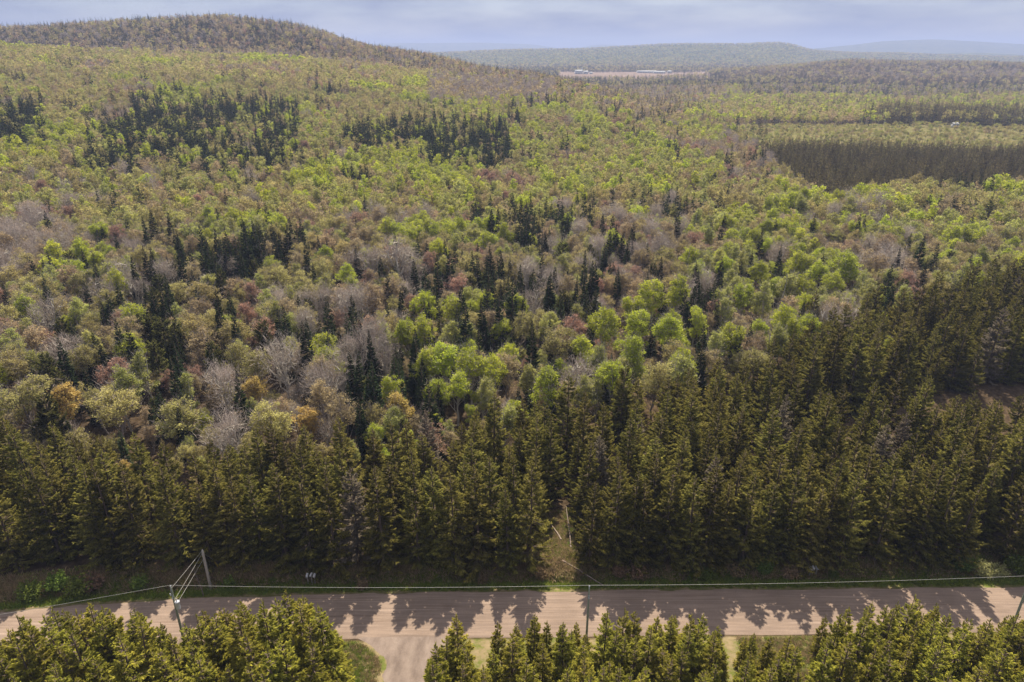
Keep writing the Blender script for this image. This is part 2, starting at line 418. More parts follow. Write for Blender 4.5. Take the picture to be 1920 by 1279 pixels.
# ------------------------------------------------------------------ tree shapes
def conifer(seed, h, rad, mat_leaf, lod, shape='spruce'):
    """returns (trunk MB, crown MB)"""
    r_ = np.random.default_rng(seed)
    tr = MB(); cr_ = MB()
    lean = r_.normal(0, 0.012, 2) * h
    kz = np.linspace(0, 1, 6)
    tp = np.stack([lean[0] * kz ** 2, lean[1] * kz ** 2, kz * h], -1)
    tr.tube(tp, 0.012 * h * (1 - kz) ** 0.8 + 0.02, 6 if lod == 0 else 3)
    gap = {0: 0.50, 1: 0.95, 2: 1.7}[lod]; nb = {0: 7, 1: 6, 2: 5}[lod]; nt_ = {0: 50, 1: 11, 2: 3}[lod]
    if shape == 'fir': gap *= .72
    z0 = {'spruce': 0.08, 'fir': 0.05, 'cedar': 0.04}[shape] * h
    zz = np.arange(z0, h * 0.985, gap)
    n = len(zz) * nb
    z = np.repeat(zz, nb) + r_.normal(0, gap * .35, n)
    z = np.clip(z, z0 * .8, h * .985); q = z / h
    if shape == 'spruce': prof = (1 - q) ** 0.80 * (0.68 + 0.32 * np.clip(q / 0.18, 0, 1) ** .5)
    elif shape == 'fir': prof = (1 - q) ** .85 * (0.6 + 0.4 * np.clip(q / 0.12, 0, 1))
    else: prof = np.clip(1 - q, 0, 1) ** 0.5 * (0.5 + 0.5 * np.clip(q / .25, 0, 1))
    asym = 1 + 0.12 * np.sin(np.repeat(r_.uniform(0, 6.28, len(zz)), nb) + q * 9)
    az = r_.uniform(0, 2 * np.pi, n)
    Lb = rad * prof * r_.uniform(.58, 1.22, n) * (1 + .14 * np.sin(az * 2 + seed) + .10 * np.sin(az * 3 + q * 11 + seed)) + .12
    rise = np.interp(q, [0, .35, .8, 1], [-.26, -.02, .30, .62]) + r_.normal(0, .09, n)
    if shape == 'cedar': rise = rise * .3 + .6
    if shape == 'fir': rise = rise * .6 - .05
    ax = np.interp(q, kz, tp[:, 0]); ay = np.interp(q, kz, tp[:, 1])
    d = np.stack([np.cos(az), np.sin(az)], -1); sd_ = np.stack([-np.sin(az), np.cos(az)], -1)
    def bp(s, i):            # point on branch i at fraction s
        hh = rise[i] * s * Lb[i] - 0.16 * Lb[i] * np.sin(np.pi * s) + .10 * Lb[i] * s ** 3
        return np.stack([ax[i] + d[i, 0] * s * Lb[i], ay[i] + d[i, 1] * s * Lb[i], z[i] + hh], -1)
    if lod == 0:             # visible branch wood
        i = np.arange(n); a = bp(np.zeros(n), i); b = bp(np.full(n, .8), i)
        w = np.stack([sd_[:, 0] * .03, sd_[:, 1] * .03, np.zeros(n)], -1)
        tr.rhombi((a + b) / 2, (b - a) / 2, w)
    i = np.repeat(np.arange(n), nt_); m = len(i)
    s = r_.uniform(0.16, 1.0, m) ** .75
    side = r_.choice([-1, 1], m)
    ang = r_.uniform(.30, .95, m)
    tl = (0.32 * Lb[i] * (1 - s) + np.minimum({0: .26, 1: .42, 2: .7}[lod], .30 * Lb[i])) * r_.uniform(.6, 1.2, m)
    dirx = d[i] * np.cos(ang)[:, None] + sd_[i] * (np.sin(ang) * side)[:, None]
    dz = rise[i] * .5 - .10 + r_.normal(0, .16, m)
    a = np.stack([dirx[:, 0], dirx[:, 1], dz], -1); a /= np.linalg.norm(a, axis=1)[:, None]
    wv = np.cross(a, np.stack([r_.normal(0, .55, m), r_.normal(0, .55, m), np.ones(m)], -1)); wv /= np.linalg.norm(wv, axis=1)[:, None]
    w0 = {0: .062, 1: .19, 2: .44}[lod] * (1.4 if shape != 'spruce' else 1) * np.clip(.3 + .55 * Lb[i], .3, 1)
    c0 = bp(s, i) + a * tl[:, None] * .5
    rr = np.clip(r_.random(m) * .75 + .3 * (s - .5) + .12 * np.sin(i * 1.7), 0, 1)
    cr_.rhombi(c0, a * tl[:, None] * .62, wv * (w0 * r_.uniform(.7, 1.3, m))[:, None], 0, rr)
    # leader
    k = {0: 14, 1: 5, 2: 3}[lod]
    la = r_.uniform(0, 6.28, k); lz = h * r_.uniform(.955, 1.0, k)
    dv_ = np.stack([np.cos(la) * .3, np.sin(la) * .3, np.ones(k)], -1); dv_ /= np.linalg.norm(dv_, axis=1)[:, None]
    cc = np.stack([np.full(k, tp[-1, 0]), np.full(k, tp[-1, 1]), lz], -1)
    cr_.rhombi(cc + dv_ * .15, dv_ * .3, np.cross(dv_, [0, 0, 1.]) * {0: .09, 1: .16, 2: .3}[lod], 0)
    return tr, cr_

def broadleaf(seed, h, rad, lod, dens=1.0, base=0.32, bare=False, tall=False):
    r_ = np.random.default_rng(seed); fat = 2.3 if bare else 1.0
    tr = MB(); cr_ = MB()
    kz = np.linspace(0, 1, 7)
    wob = np.cumsum(r_.normal(0, .016, (7, 2)), 0) * h; wob[0] = 0
    tp = np.stack([wob[:, 0], wob[:, 1], kz * h * (.9 if tall else .78)], -1)
    tr.tube(tp, (0.0125 * h * (1 - kz) ** .8 + .02), 6 if lod == 0 else 3)
    zc = h * (base + 1) / 2; hz = h * (1 - base) / 2
    # foliage clusters, a lumpy crown: few lobes, each with clusters
    nl = {0: 11, 1: 9, 2: 6}[lod]; K = {0: 110, 1: 46, 2: 14}[lod]
    lob = r_.normal(0, 1, (nl, 3)); lob /= np.linalg.norm(lob, axis=1)[:, None]
    lob[:, 2] = lob[:, 2] * .8 + .1
    lobs = lob * r_.uniform(.35, .62, nl)[:, None]
    w = r_.integers(0, nl, K)
    lr = r_.uniform(.28, .46, nl)
    q = r_.normal(0, 1, (K, 3)); q /= np.linalg.norm(q, axis=1)[:, None]
    P = lobs[w] + q * (lr[w] * r_.uniform(.4, 1, K) ** .5)[:, None]
    if tall: taper = np.clip(1.05 - .45 * P[:, 2], .45, 1.3)
    else: taper = np.clip(1.05 - .22 * P[:, 2], .6, 1.2)
    P = np.stack([P[:, 0] * rad * taper, P[:, 1] * rad * taper, zc + P[:, 2] * hz], -1)
    # limbs
    nlimb = {0: 16, 1: 6, 2: 0}[lod]
    ends = []
    for k in range(nlimb):
        tgt = P[r_.integers(0, K)] if lod else P[(k * K) // nlimb]
        t0 = np.clip((tgt[2] / h - .22) * r_.uniform(.55, .85), base * .55, .72)
        st = np.array([np.interp(t0 * h, tp[:, 2], tp[:, j]) for j in (0, 1)] + [t0 * h])
        mid = st * .5 + tgt * .5 + np.array([0, 0, -.06 * h]) + r_.normal(0, .025 * h, 3)
        r0 = .0058 * h * fat
        tr.tube([st, (st + mid) / 2 + r_.normal(0, .008 * h, 3), mid, tgt], [r0, r0 * .75, r0 * .5, r0 * .22], 4 if lod == 0 else 3)
        ends += [mid, (mid + tgt) / 2, tgt, (st + mid) / 2]
    if lod == 0:
        Eh = np.array(ends)
        for k in range(K):
            j = np.argmin(((Eh - P[k]) ** 2).sum(1) + 4 * np.maximum(Eh[:, 2] - P[k][2], 0) ** 2)
            m_ = (Eh[j] + P[k]) / 2 + r_.normal(0, .012 * h, 3)
            tr.tube([Eh[j], m_, P[k]], [.0026 * h * fat, .002 * h * fat, .0012 * h * fat], 3)
    # twigs
    ctr = np.array([0, 0, zc - hz * .6])
    mt = {0: 11, 1: 10, 2: 10}[lod] if bare else {0: 8, 1: 3, 2: 0}[lod]
    if mt:
        i = np.repeat(np.arange(K), mt); m = len(i)
        o_ = (P[i] - ctr); o_ /= np.linalg.norm(o_, axis=1)[:, None]
        o_ = o_ + r_.normal(0, .55, (m, 3)) + np.array([0, 0, .25]); o_ /= np.linalg.norm(o_, axis=1)[:, None]
        ln = rad * r_.uniform(.12, .42, m)
        side = np.cross(o_, r_.normal(0, 1, (m, 3))); side /= np.linalg.norm(side, axis=1)[:, None]
        wd = ({0: .024, 1: .06, 2: .18}[lod] if bare else {0: .022, 1: .05, 2: .1}[lod])
        st = P[i] + r_.normal(0, .035 * h, (m, 3))
        tgtmb = cr_ if bare else tr
        tgtmb.rhombi(st + o_ * ln[:, None] * .5, o_ * ln[:, None] * .5, side * wd, 0)
        if bare and lod == 0:     # second order twigs
            i2 = np.repeat(np.arange(m), 2); m2 = len(i2)
            o2 = o_[i2] + r_.normal(0, .5, (m2, 3)); o2 /= np.linalg.norm(o2, axis=1)[:, None]
            l2 = rad * r_.uniform(.06, .2, m2); s2 = st[i2] + o_[i2] * (ln[i2] * r_.uniform(.3, 1, m2))[:, None]
            sd2 = np.cross(o2, r_.normal(0, 1, (m2, 3))); sd2 /= np.linalg.norm(sd2, axis=1)[:, None]
            cr_.rhombi(s2 + o2 * l2[:, None] * .5, o2 * l2[:, None] * .5, sd2 * .016, 0)
    if not bare:
        nf = int({0: 50, 1: 26, 2: 12}[lod] * dens)
        i = np.repeat(np.arange(K), nf); m = len(i)
        sg = rad * {0: .085, 1: .105, 2: .17}[lod]
        c = P[i] + r_.normal(0, 1, (m, 3)) * np.array([sg, sg, sg * .75])
        a = r_.normal(0, 1, (m, 3)); a /= np.linalg.norm(a, axis=1)[:, None]
        b = np.cross(a, r_.normal(0, 1, (m, 3))); b /= np.linalg.norm(b, axis=1)[:, None]
        sz = {0: .14, 1: .23, 2: .48}[lod] * r_.uniform(.6, 1.35, m)
        rc = r_.random(K)
        cr_.rhombi(c, a * sz[:, None], b * (sz * .75)[:, None], 0, np.clip(r_.random(m) * .5 + rc[i] * .65 - .08, 0, 1))
    return tr, cr_

# species: key -> (name, category, trunk material, crown material, builder, nominal height)
def B_(h, rad, **k): return lambda s, lod: broadleaf(s, h, rad, lod, **k)
def C_(h, rad, shape): return lambda s, lod: conifer(s, h, rad, None, lod, shape)
SPEC = {
 'S': ('spruce_tree', M_bark, M_spruce, C_(15, 3.15, 'spruce')),
 'Z': ('spruce_tree', M_bark, M_deadspruce, C_(15, 2.9, 'spruce')),
 'Y': ('spruce_tree', M_bark, M_youngspruce, C_(11, 2.15, 'spruce')),
 'D': ('spruce_tree', M_bark, M_darkspruce, C_(14, 2.4, 'spruce')),
 'F': ('fir_tree', M_bark, M_fir, C_(13.5, 1.75, 'fir')),
 'C': ('cedar_tree', M_bark, M_cedar, C_(11, 2.3, 'cedar')),
 'L': ('aspen_tree', M_whitebark, M_lime, B_(15, 3.5, dens=1.0, base=.28, tall=True)),
 'G': ('birch_tree', M_whitebark, M_green, B_(14, 3.1, dens=.85, base=.22, tall=True)),
 'O': ('maple_tree', M_greybark, M_olive, B_(14, 3.8, dens=.8, base=.2)),
 'A': ('maple_tree', M_greybark, M_gold, B_(11, 3.0, dens=1.0, base=.2)),
 'T': ('budding_tree', M_greybark, M_tan, B_(14, 3.5, dens=.55, base=.2, tall=True)),
 'P': ('red_maple_tree', M_greybark, M_pink, B_(13, 3.6, dens=.6, base=.25)),
 'B': ('bare_tree', M_whitebark, M_twig, B_(15, 4.4, bare=True, base=.2)),
}
NV = 5
NEAR = {}
def near_meshes(k):
    if k not in NEAR:
        nm, tm, cm, fn = SPEC[k]
        NEAR[k] = []
        for v in range(7 if k in 'SY' else NV):
            a, b = fn(sum(map(ord, k)) * 131 + v * 17, 0)
            NEAR[k].append((a.mesh('trunk', [tm]), b.mesh('crown', [cm])))
    return NEAR[k]
def joined(k, v, lod):
    nm, tm, cm, fn = SPEC[k]
    a, b = fn(sum(map(ord, k)) * 131 + v * 17 + 5, lod)
    n = a.n
    for f in b.f: pass
    a.v += b.v; a.f += [np.where(f >= 0, f + n, -1) for f in b.f]; a.m += [m + 1 for m in b.m]; a.r += b.r; a.n += b.n
    return a.mesh(nm, [tm, cm])

# ------------------------------------------------------------------ planting
trees = []      # (species, x, y, scale, wide)
HN = {'S': 15, 'Z': 15, 'Y': 11, 'D': 14, 'F': 13.5, 'C': 11, 'L': 15, 'G': 14, 'O': 14, 'A': 11, 'T': 14, 'P': 13, 'B': 15}
RAD = {'S': 2.0, 'Z': 2.0, 'Y': 1.5, 'D': 1.6, 'F': 1.2, 'C': 1.5, 'L': 2.3, 'G': 2.3, 'O': 2.8, 'A': 2.2, 'T': 2.6, 'P': 2.3, 'B': 2.6}
def hero(k, px, py, h, wide=1.0):
    dp = dep_of(py); y = (H - h) / math.tan(dp)
    b = (639.5 - py) / F
    for _ in range(6):
        x = u_of(px, py) * y
        y = (H - h - float(ground_z(x, y))) / math.tan(dp)
    x = u_of(px, py) * y
    trees.append((k, x, y, h / HN[k], wide * (HN[k] / h) ** .35))
HERO = """B 105 612 15 1.1;B 405 662 15 .9;B 525 612 17 1.05;B 670 600 16 .9;B 712 612 15 .8;B 572 570 14;B 740 440 17 1.5;B 690 450 15 1.2;B 985 478 15 1.3;B 300 480 14;B 420 470 12;
B 45 372 15 1.5;B 80 385 15 1.3;B 15 400 14 1.3;B 110 405 13;B 245 510 13;B 600 520 14;B 780 470 13;B 1320 490 14;B 1290 510 13;B 1700 420 14 1.2;B 1640 430 14;B 1470 440 14;
A 112 712 12;G 215 680 14 1.15;O 205 712 13 1.35;O 322 738 12 1.3;G 262 652 14;G 345 694 12;A 570 748 10;T 638 722 13;A 745 722 11 1.1;G 735 752 10;O 700 745 10;A 470 690 10;T 600 700 13;
T 380 600 13 1.2;O 40 690 15 1.3;O 20 640 14;T 60 600 13 1.2;L 118 585 10;G 60 640 13;O 150 630 13;
L 760 588 13;L 832 628 15 1.2;L 880 640 15 1.1;L 800 640 14;L 920 652 14;L 940 588 12;L 855 690 12 1.2;L 815 700 11;G 905 700 12;T 950 650 13;G 995 665 12;
L 1140 562 17 1.15;L 1095 618 13;L 1202 568 15;L 1228 508 18;L 1272 503 19 1.1;L 1186 540 15;L 1310 560 15 .8;G 1340 600 15;T 1330 640 13;L 1430 480 15;L 1500 460 15;L 1590 460 17 1.35;L 1542 480 14;G 1362 545 15;L 1400 520 14;G 1440 520 15;G 1480 500 15 1.2;L 1565 500 13;
L 1668 622 12 .6;L 1660 545 10 .6;L 645 486 13;L 655 510 11;L 175 462 12 1.1;O 1052 598 14 1.1;O 985 575 13;P 1075 580 13;P 470 520 12 .9;P 460 560 10;
F 570 448 16;F 610 555 15;F 940 470 16;F 905 558 16;F 1000 600 17;F 895 478 15;F 400 430 15;F 330 430 14;F 1025 440 13;F 820 478 15;F 775 485 14;F 1120 540 14;F 1160 500 14;F 460 445 13;F 235 610 15;F 285 540 14;F 1240 480 13;
F 1060 430 12;F 1135 455 14;F 1430 430 15;F 1412 470 13;F 1355 480 13;F 1770 600 12;C 262 590 12 1.3;C 300 598 12 1.3;C 325 612 11 1.2;C 285 640 11 1.2;C 1055 545 12;C 490 600 11;C 280 590 12;C 395 640 10;C 410 615 10;
O 1228 268 15 1.9;G 1160 275 14 1.7;L 1200 285 13;L 1690 330 14 1.7;L 1740 335 14 1.6;G 1790 340 14 1.3;L 1660 345 12 1.2;G 1830 370 13 1.3;G 1520 340 13 1.4;G 1480 350 13 1.4;G 1420 318 13 1.1;O 1450 330 13 1.2;L 1500 352 13 1.2;G 1560 356 13 1.3;O 1600 350 14 1.2;G 1640 358 13 1.2;L 1860 352 13 1.2;G 1900 356 13 1.2;O 1540 350 13;L 1210 380 13;L 1370 395 14 1.2;L 1400 375 14 1.3;G 1250 400 14 1.3;O 140 500 13;G 830 470 12;O 370 520 13 1.5;G 390 500 13 1.3;O 330 520 12 1.2"""
for tkn in HERO.replace('\n', '').split(';'):
    a = tkn.split()
    hero(a[0], float(a[1]), float(a[2]), float(a[3]), float(a[4]) if len(a) > 4 else 1.0)
occ = {}
def occ_add(x, y, r): occ.setdefault((int(x // 8), int(y // 8)), []).append((x, y, r))
def occ_free(x, y, r):
    for i in (-1, 0, 1):
        for j in (-1, 0, 1):
            for (a, b, c) in occ.get((int(x // 8) + i, int(y // 8) + j), ()):
                if (a - x) ** 2 + (b - y) ** 2 < (c + r) ** 2 * .5: return False
    return True
for k, x, y, s, w in trees: occ_add(x, y, RAD[k] * s * w)
HEROES = [(x, y, RAD[k] * s * w) for k, x, y, s, w in trees if y < 215]

def plant_ok(x, y): return True
# 1. foreground stand on the near side of the road
for gy in np.arange(33, 60.6, 2.2):
    for gx in np.arange(-62, 62, 2.5):
        x = gx + rng.normal(0, .55); y = gy + rng.normal(0, .5)
        e = rf(x) - RW - y
        if e < 1.9 + rng.uniform(-.3, .8): continue
        if abs(x + 12.3) < 4.6 + (4.5 if y > 55 else 0) or (-19.3 < x < -12 and y > 51.5): continue   # driveway and its grassy corner
        if 29.5 < x < 35.5 and y > 50: continue                           # mown gap
        if rng.random() < .05: continue
        # the stand is taller away from the road's bays
        px, _ = proj(x, y, 11)
        hh = np.interp(px, [0, 150, 420, 600, 640, 830, 1050, 1150, 1330, 1450, 1650, 1800, 1920], [10.5, 11.5, 12, 12, 9, 10.8, 8.8, 10.6, 10, 10, 11, 10.8, 11]) * rng.uniform(.78, 1.1) * (1.17 if px < 600 else 1.1 if px > 1500 else 1.0)
        lim = float(np.interp(px, [0, 60, 150, 250, 290, 350, 380, 430, 550, 600, 640, 800, 860, 900, 1020, 1072, 1090, 1118, 1128, 1200, 1270, 1340, 1380, 1440, 1540, 1640, 1700, 1770, 1800, 1870, 1920],
                              [1190, 1132, 1130, 1140, 1165, 1165, 1130, 1125, 1102, 1125, 1210, 1190, 1128, 1150, 1150, 1170, 1190, 1175, 1120, 1115, 1150, 1150, 1230, 1200, 1150, 1125, 1108, 1115, 1160, 1150, 1145])) + rng.uniform(0, 22)
        while hh > 5 and proj(x, y, hh)[1] < lim: hh -= .15
        if hh < 4.2: continue
        trees.append(('Y', x, y, hh / 11, rng.uniform(.9, 1.15)))
# 2. spruce plantation on the far side
def plant_back(x, y):
    px, _ = proj(x, y, 14)
    return float(np.interp(px, [0, 250, 450, 600, 760, 900, 960, 1010, 1150, 1300, 1450, 1520, 1600, 1750, 1920], [93, 88, 88, 88, 91, 95, 98, 104, 108, 112, 122, 134, 146, 160, 180]))
for gy in np.arange(74.2, 205, 4.0):
    for gx in np.arange(-125, 160, 4.3 if gy > 76 else 2.6):
        x = gx + rng.normal(0, .7) + (gy * 1.3) % 4; y = gy + rng.normal(0, .55)
        if abs(x) > .78 * y + 25: continue
        if y - rf(x) < 4.1: y = rf(x) + 4.1 + rng.uniform(0, .8)
        if y > plant_back(x, y) + rng.normal(0, 2): continue
        if trail_d(x, y) < (1.0 if y < 84 else .6): continue
        if x > 46 and 105 < y < 111 + (x - 46) * .30: continue   # brown clearing among the spruces
        if rng.random() < .04: continue
        if not occ_free(x, y, .8): continue
        hh = (13.6 + 1.6 * float(vnoise(np.array(x / 14), np.array(y / 14), 2))) * rng.uniform(.68, 1.14)
        if y < 79: hh = max(hh, rng.uniform(13.0, 16.4))
        if x > 42 and y >= 104: hh *= 1.08
        trees.append((random.choices('SZ', [96, 4])[0], x, y, hh / 15, rng.uniform(.92, 1.18)))
        occ_add(x, y, 1.3)
# 3. mixed forest: what grows where, one letter per 80 x 40 px of the photograph
ZR = ["gggggggggggggrrrrrrrrrrr",
      "gggggggggggttrrrrrrrrrrr",
      "ggggggggggbbbtrrrmmmmmmm",
      "fgmffffmgglllltrmmggglmm",
      "fmfffmflffffllllltlggggg",
      "lmfffffmmlffllllltbbgggg",
      "mmmmmmmlllllllllltmlgggg",
      "mmmmmmlllllmlmmdlmllgggg",
      "bmmmmmmmmllfffldllvvvlll",
      "bbmmmmmmmmmmdmdllvvmmlll",
      "bmmmmmmmttttmmmtltmmmtll",
      "mmmdmmmtttttddmtdlllttll",
      "mmmdmtmtbdddddttdvvvvSSS",
      "tmtmmmddddddddvvvvvSSSSS",
      "mtdmdmdddddddvvvvmSSSSSS",
      "tmmcdmbbddvddvvvmmSSSSSS",
      "mtmcmdbbdvvdvmmmSSSSSSSS",
      "oooomboovvdmmmSSSSSSSSSS",
      "oooommoovvdmmmSSSSSSSSSS"]
MIX = {
 'r': 'TTTTTTTTTTBBBOOOPFFFF', 'g': 'OOOOOOOGGGTTTO', 'l': 'LLGGGGGOOOTT', 'f': 'FFFFFFFFGOTLG', 'm': 'OOOOOOOOTTTTGGGGGPBFL',
 'b': 'BBBBTTTTO', 'd': 'FFFFFFFFCTTTTOOOPBBLGG', 'v': 'LLLLLGGGTTBO', 't': 'TTTTTPPBOOOFFG', 'c': 'CCCCFFT', 'o': 'OOOGTFFAD', 'S': 'SSSSSSF'}
def species(x, y, z):
    u = x / y
    px, py = proj(x, y, z + 12)
    n = float(vnoise(np.array(x / 22), np.array(y / 30), 21))
    if y > 2800: return random.choice('OOTTDDFG')
    if y > 1250: return random.choice('TTBODDDFD') if (z > 8) else random.choice('FFFDDDOT')
    if px > 1390 and y > 640:
        if y < 740 + 40 * n and px > 1640 + 80 * (n - .5): return random.choice('DDDDDDDDDFOG')
        return random.choice('OOGGTTFLT') if y < 1000 else random.choice('FDDDOTTBFG')
    if 930 < y and px < 600 and random.random() < .3: return random.choice('FD')
    if y > 840 + 60 * (n - .5) and px < 1240: return random.choice(MIX['r'])
    ci = min(23, max(0, int(px // 80))); ri = min(18, max(0, int((py + random.uniform(-12, 12) - 60) // 40)))
    c = ZR[ri][ci]
    # firs and limes come in groups
    if c in 'mgl' and vnoise(np.array(x / 16), np.array(y / 26), 33) > .87: return random.choice('FFFT')
    if c in 'gmlt' and vnoise(np.array(x / 30), np.array(y / 45), 44) > .74: return random.choice('LLGG')
    if c in 'gmlt' and vnoise(np.array(x / 34), np.array(y / 40), 55) > .78: return random.choice('TPBTTO')
    return random.choice(MIX[c])
def elev(x, y, z): return (z - H) / y
# running skyline used to skip trees nobody can see
UQ = np.linspace(-.85, .85, 120)
YQ = np.concatenate([np.arange(100, 3000, 15), np.arange(3000, 6000, 60)])
SKY = np.zeros((len(UQ), len(YQ)))
for i, u in enumerate(UQ):
    zz = ground_z(u * YQ, YQ) + 9
    SKY[i] = np.maximum.accumulate((zz - H) / YQ)
def hidden(x, y, top):
    u = x / y
    i = int(np.clip(round((u + .85) / 1.7 * 119), 0, 119)); j = int(np.searchsorted(YQ, y * .985 - 20)) - 1
    if j < 0: return False
    return (top - H) / y < SKY[i, j] - .004
bands = [(84, 260, 3.9), (260, 520, 4.4), (520, 860, 5.2), (860, 1300, 6.4), (1300, 2700, 11.0), (2700, 5000, 24.0)]
CLX = u_of(1392, 250)
for y0, y1, sp in bands:
    for gy in np.arange(y0, y1, sp * .9):
        xm = .74 * gy + 22
        gxs = np.arange(-xm, xm, sp)
        xx = gxs + rng.uniform(-.46, .46, len(gxs)) * sp; yv = gy + rng.uniform(-.45, .45, len(gxs)) * sp
        zz = ground_z(xx, yv)
        for x, y, z in zip(xx, yv, zz):
            u = x / y
            if y < 210 and y < plant_back(x, y) + 3: continue
            px, py = proj(x, y, z + 12)
            farplant = 302 + 20 * math.sin(px / 90) + 12 * math.sin(px / 37) < y < 478 and u > CLX - (y - 478) * .0006 and px > 1400 + (478 - y) * .35
            if farplant: continue
            if 478 < y < 640 + (px - 1400) * .0 and u > CLX: continue
            if 1780 < y < 2330 and u_of(1050, 140) < u < u_of(1330, 140): continue
            if hidden(x, y, z + 15): continue
            k = species(x, y, z)
            if k in 'FD' and y > 860: s_ = 1.1
            if y < 400 and not occ_free(x, y, RAD[k] * .8): continue
            s_ = rng.uniform(.68, 1.05)
            if k == 'F': s_ = rng.uniform(.65, 1.3) if y < 350 else rng.uniform(.9, 1.4)
            if k == 'D' and 640 < y < 760: s_ = rng.uniform(.85, 1.5)
            if px > 1390 and 255 < y < 310: s_ = max(s_, rng.uniform(.95, 1.2))
            w_ = rng.uniform(.88, 1.2)
            if k in 'FD' and y > 700: w_ *= 1.45; s_ *= .88
            if y > 1300: w_ = 1.5; s_ *= .95
            if y > 2700: w_ = 2.6; s_ *= .9
            if y < 205:          # lower growth in front of the stand-out trees
                for hx, hy, hr in HEROES:
                    if abs(hx * y / hy - x) < hr + 1.2 and 0 < hy - y < 13: s_ = min(s_, .5 if k != 'F' else .6)
            trees.append((k, x, y, s_, w_))
            if y < 400: occ_add(x, y, RAD[k] * s_ * .8)
# extra firs and cedars growing up between the broadleaves
for gy in np.arange(100, 420, 4.6):
    for gx in np.arange(-.74 * gy - 15, .74 * gy + 15, 4.6):
        x = gx + rng.uniform(-2, 2); y = gy + rng.uniform(-2, 2)
        if y < plant_back(x, y) + 3: continue
        z = float(ground_z(x, y)); px, py = proj(x, y, z + 12)
        if px > 1385 and y > 290: continue
        c = ZR[min(18, max(0, int((py - 60) // 40)))][min(23, max(0, int(px // 80)))]
        pr = (1.0 if y < 210 else .5) * {'d': .5, 'f': .25, 'c': .35, 'm': .16, 't': .2, 'o': .25, 'l': .05, 'v': .10}.get(c, .05)
        if rng.random() < pr * (1.6 if vnoise(np.array(x / 14), np.array(y / 20), 91) > .55 else .45):
            trees.append(('F' if rng.random() < .85 else 'C', x, y, rng.uniform(.65, 1.2), rng.uniform(.85, 1.1)))
# 4. far dense plantation on the right, tight straight rows
for gy in np.arange(300, 478, 4.6):
    for gx in np.arange(60, .76 * gy + 20, 4.3):
        x = gx + rng.normal(0, .5); y = gy + rng.normal(0, .5)
        px, py = proj(x, y, 12)
        if not (302 + 20 * math.sin(px / 90) + 12 * math.sin(px / 37) < y and x / y > CLX - (y - 478) * .0006 and px > 1400 + (478 - y) * .35): continue
        trees.append(('D', x, y, rng.uniform(.5, .88), rng.uniform(1.2, 1.5)))
# scattered small growth in the pale clearing behind it
for _ in range(1500):
    y = rng.uniform(482, 636); x = rng.uniform(CLX * y, .76 * y)
    trees.append((random.choice('OOTGGGO'), x, y, rng.uniform(.18, .45), rng.uniform(1.3, 1.9)))
for px_, y_, s_ in ((1020, 800, 1.5), (1012, 806, 1.3), (1055, 830, 1.1), (1101, 850, .95), (10, 560, 1.25), (0, 566, 1.1), (1295, 900, 1.3), (1440, 560, 1.2), (1425, 570, 1.1), (1452, 575, 1.0)):
    trees.append(('D', u_of(px_, 130) * y_, y_, s_, 1.1))
print('trees', len(trees))

# individual trees: the largest 300 of every kind as seen, the rest as stuff
def size_seen(tr):
    k, x, y, s, w = tr
    z = float(ground_z(x, y)); dist = math.sqrt(x * x + y * y + (H - z - 8) ** 2)
    px, py = proj(x, y, z + HN[k] * s)
    q = HN[k] * s / dist
    if px < -40 or px > 1960 or py > 1290: q *= .02
    return q
bykind = {}
for tr in trees: bykind.setdefault(SPEC[tr[0]][0], []).append(tr)
ORD = ['zeroth', 'first', 'second', 'third', 'fourth', 'fifth', 'sixth', 'seventh', 'eighth', 'ninth', 'tenth', 'eleventh', 'twelfth', 'thirteenth',
       'fourteenth', 'fifteenth', 'sixteenth', 'seventeenth', 'eighteenth', 'nineteenth']
TENS = {20: 'twenty', 30: 'thirty', 40: 'forty', 50: 'fifty', 60: 'sixty', 70: 'seventy'}
def ordn(n):
    if n < 20: return ORD[n]
    a, b = divmod(n, 10)
    return (TENS[a * 10] + '-' + ORD[b]) if b else TENS[a * 10][:-1] + 'ieth'
LOOK = {'spruce_tree': 'olive green spruce', 'fir_tree': 'narrow dark fir', 'cedar_tree': 'blunt dark olive cedar', 'aspen_tree': 'bright lime aspen', 'birch_tree': 'soft green birch',
        'maple_tree': 'yellow-olive maple', 'budding_tree': 'tan budding broadleaf', 'red_maple_tree': 'pinkish red budding maple', 'bare_tree': 'leafless grey tree'}
CAT = {'fir_tree': 'fir', 'spruce_tree': 'spruce', 'cedar_tree': 'cedar', 'aspen_tree': 'aspen', 'birch_tree': 'birch', 'maple_tree': 'maple',
       'budding_tree': 'budding tree', 'red_maple_tree': 'red maple', 'bare_tree': 'bare tree'}
FAR = []
nind = 0
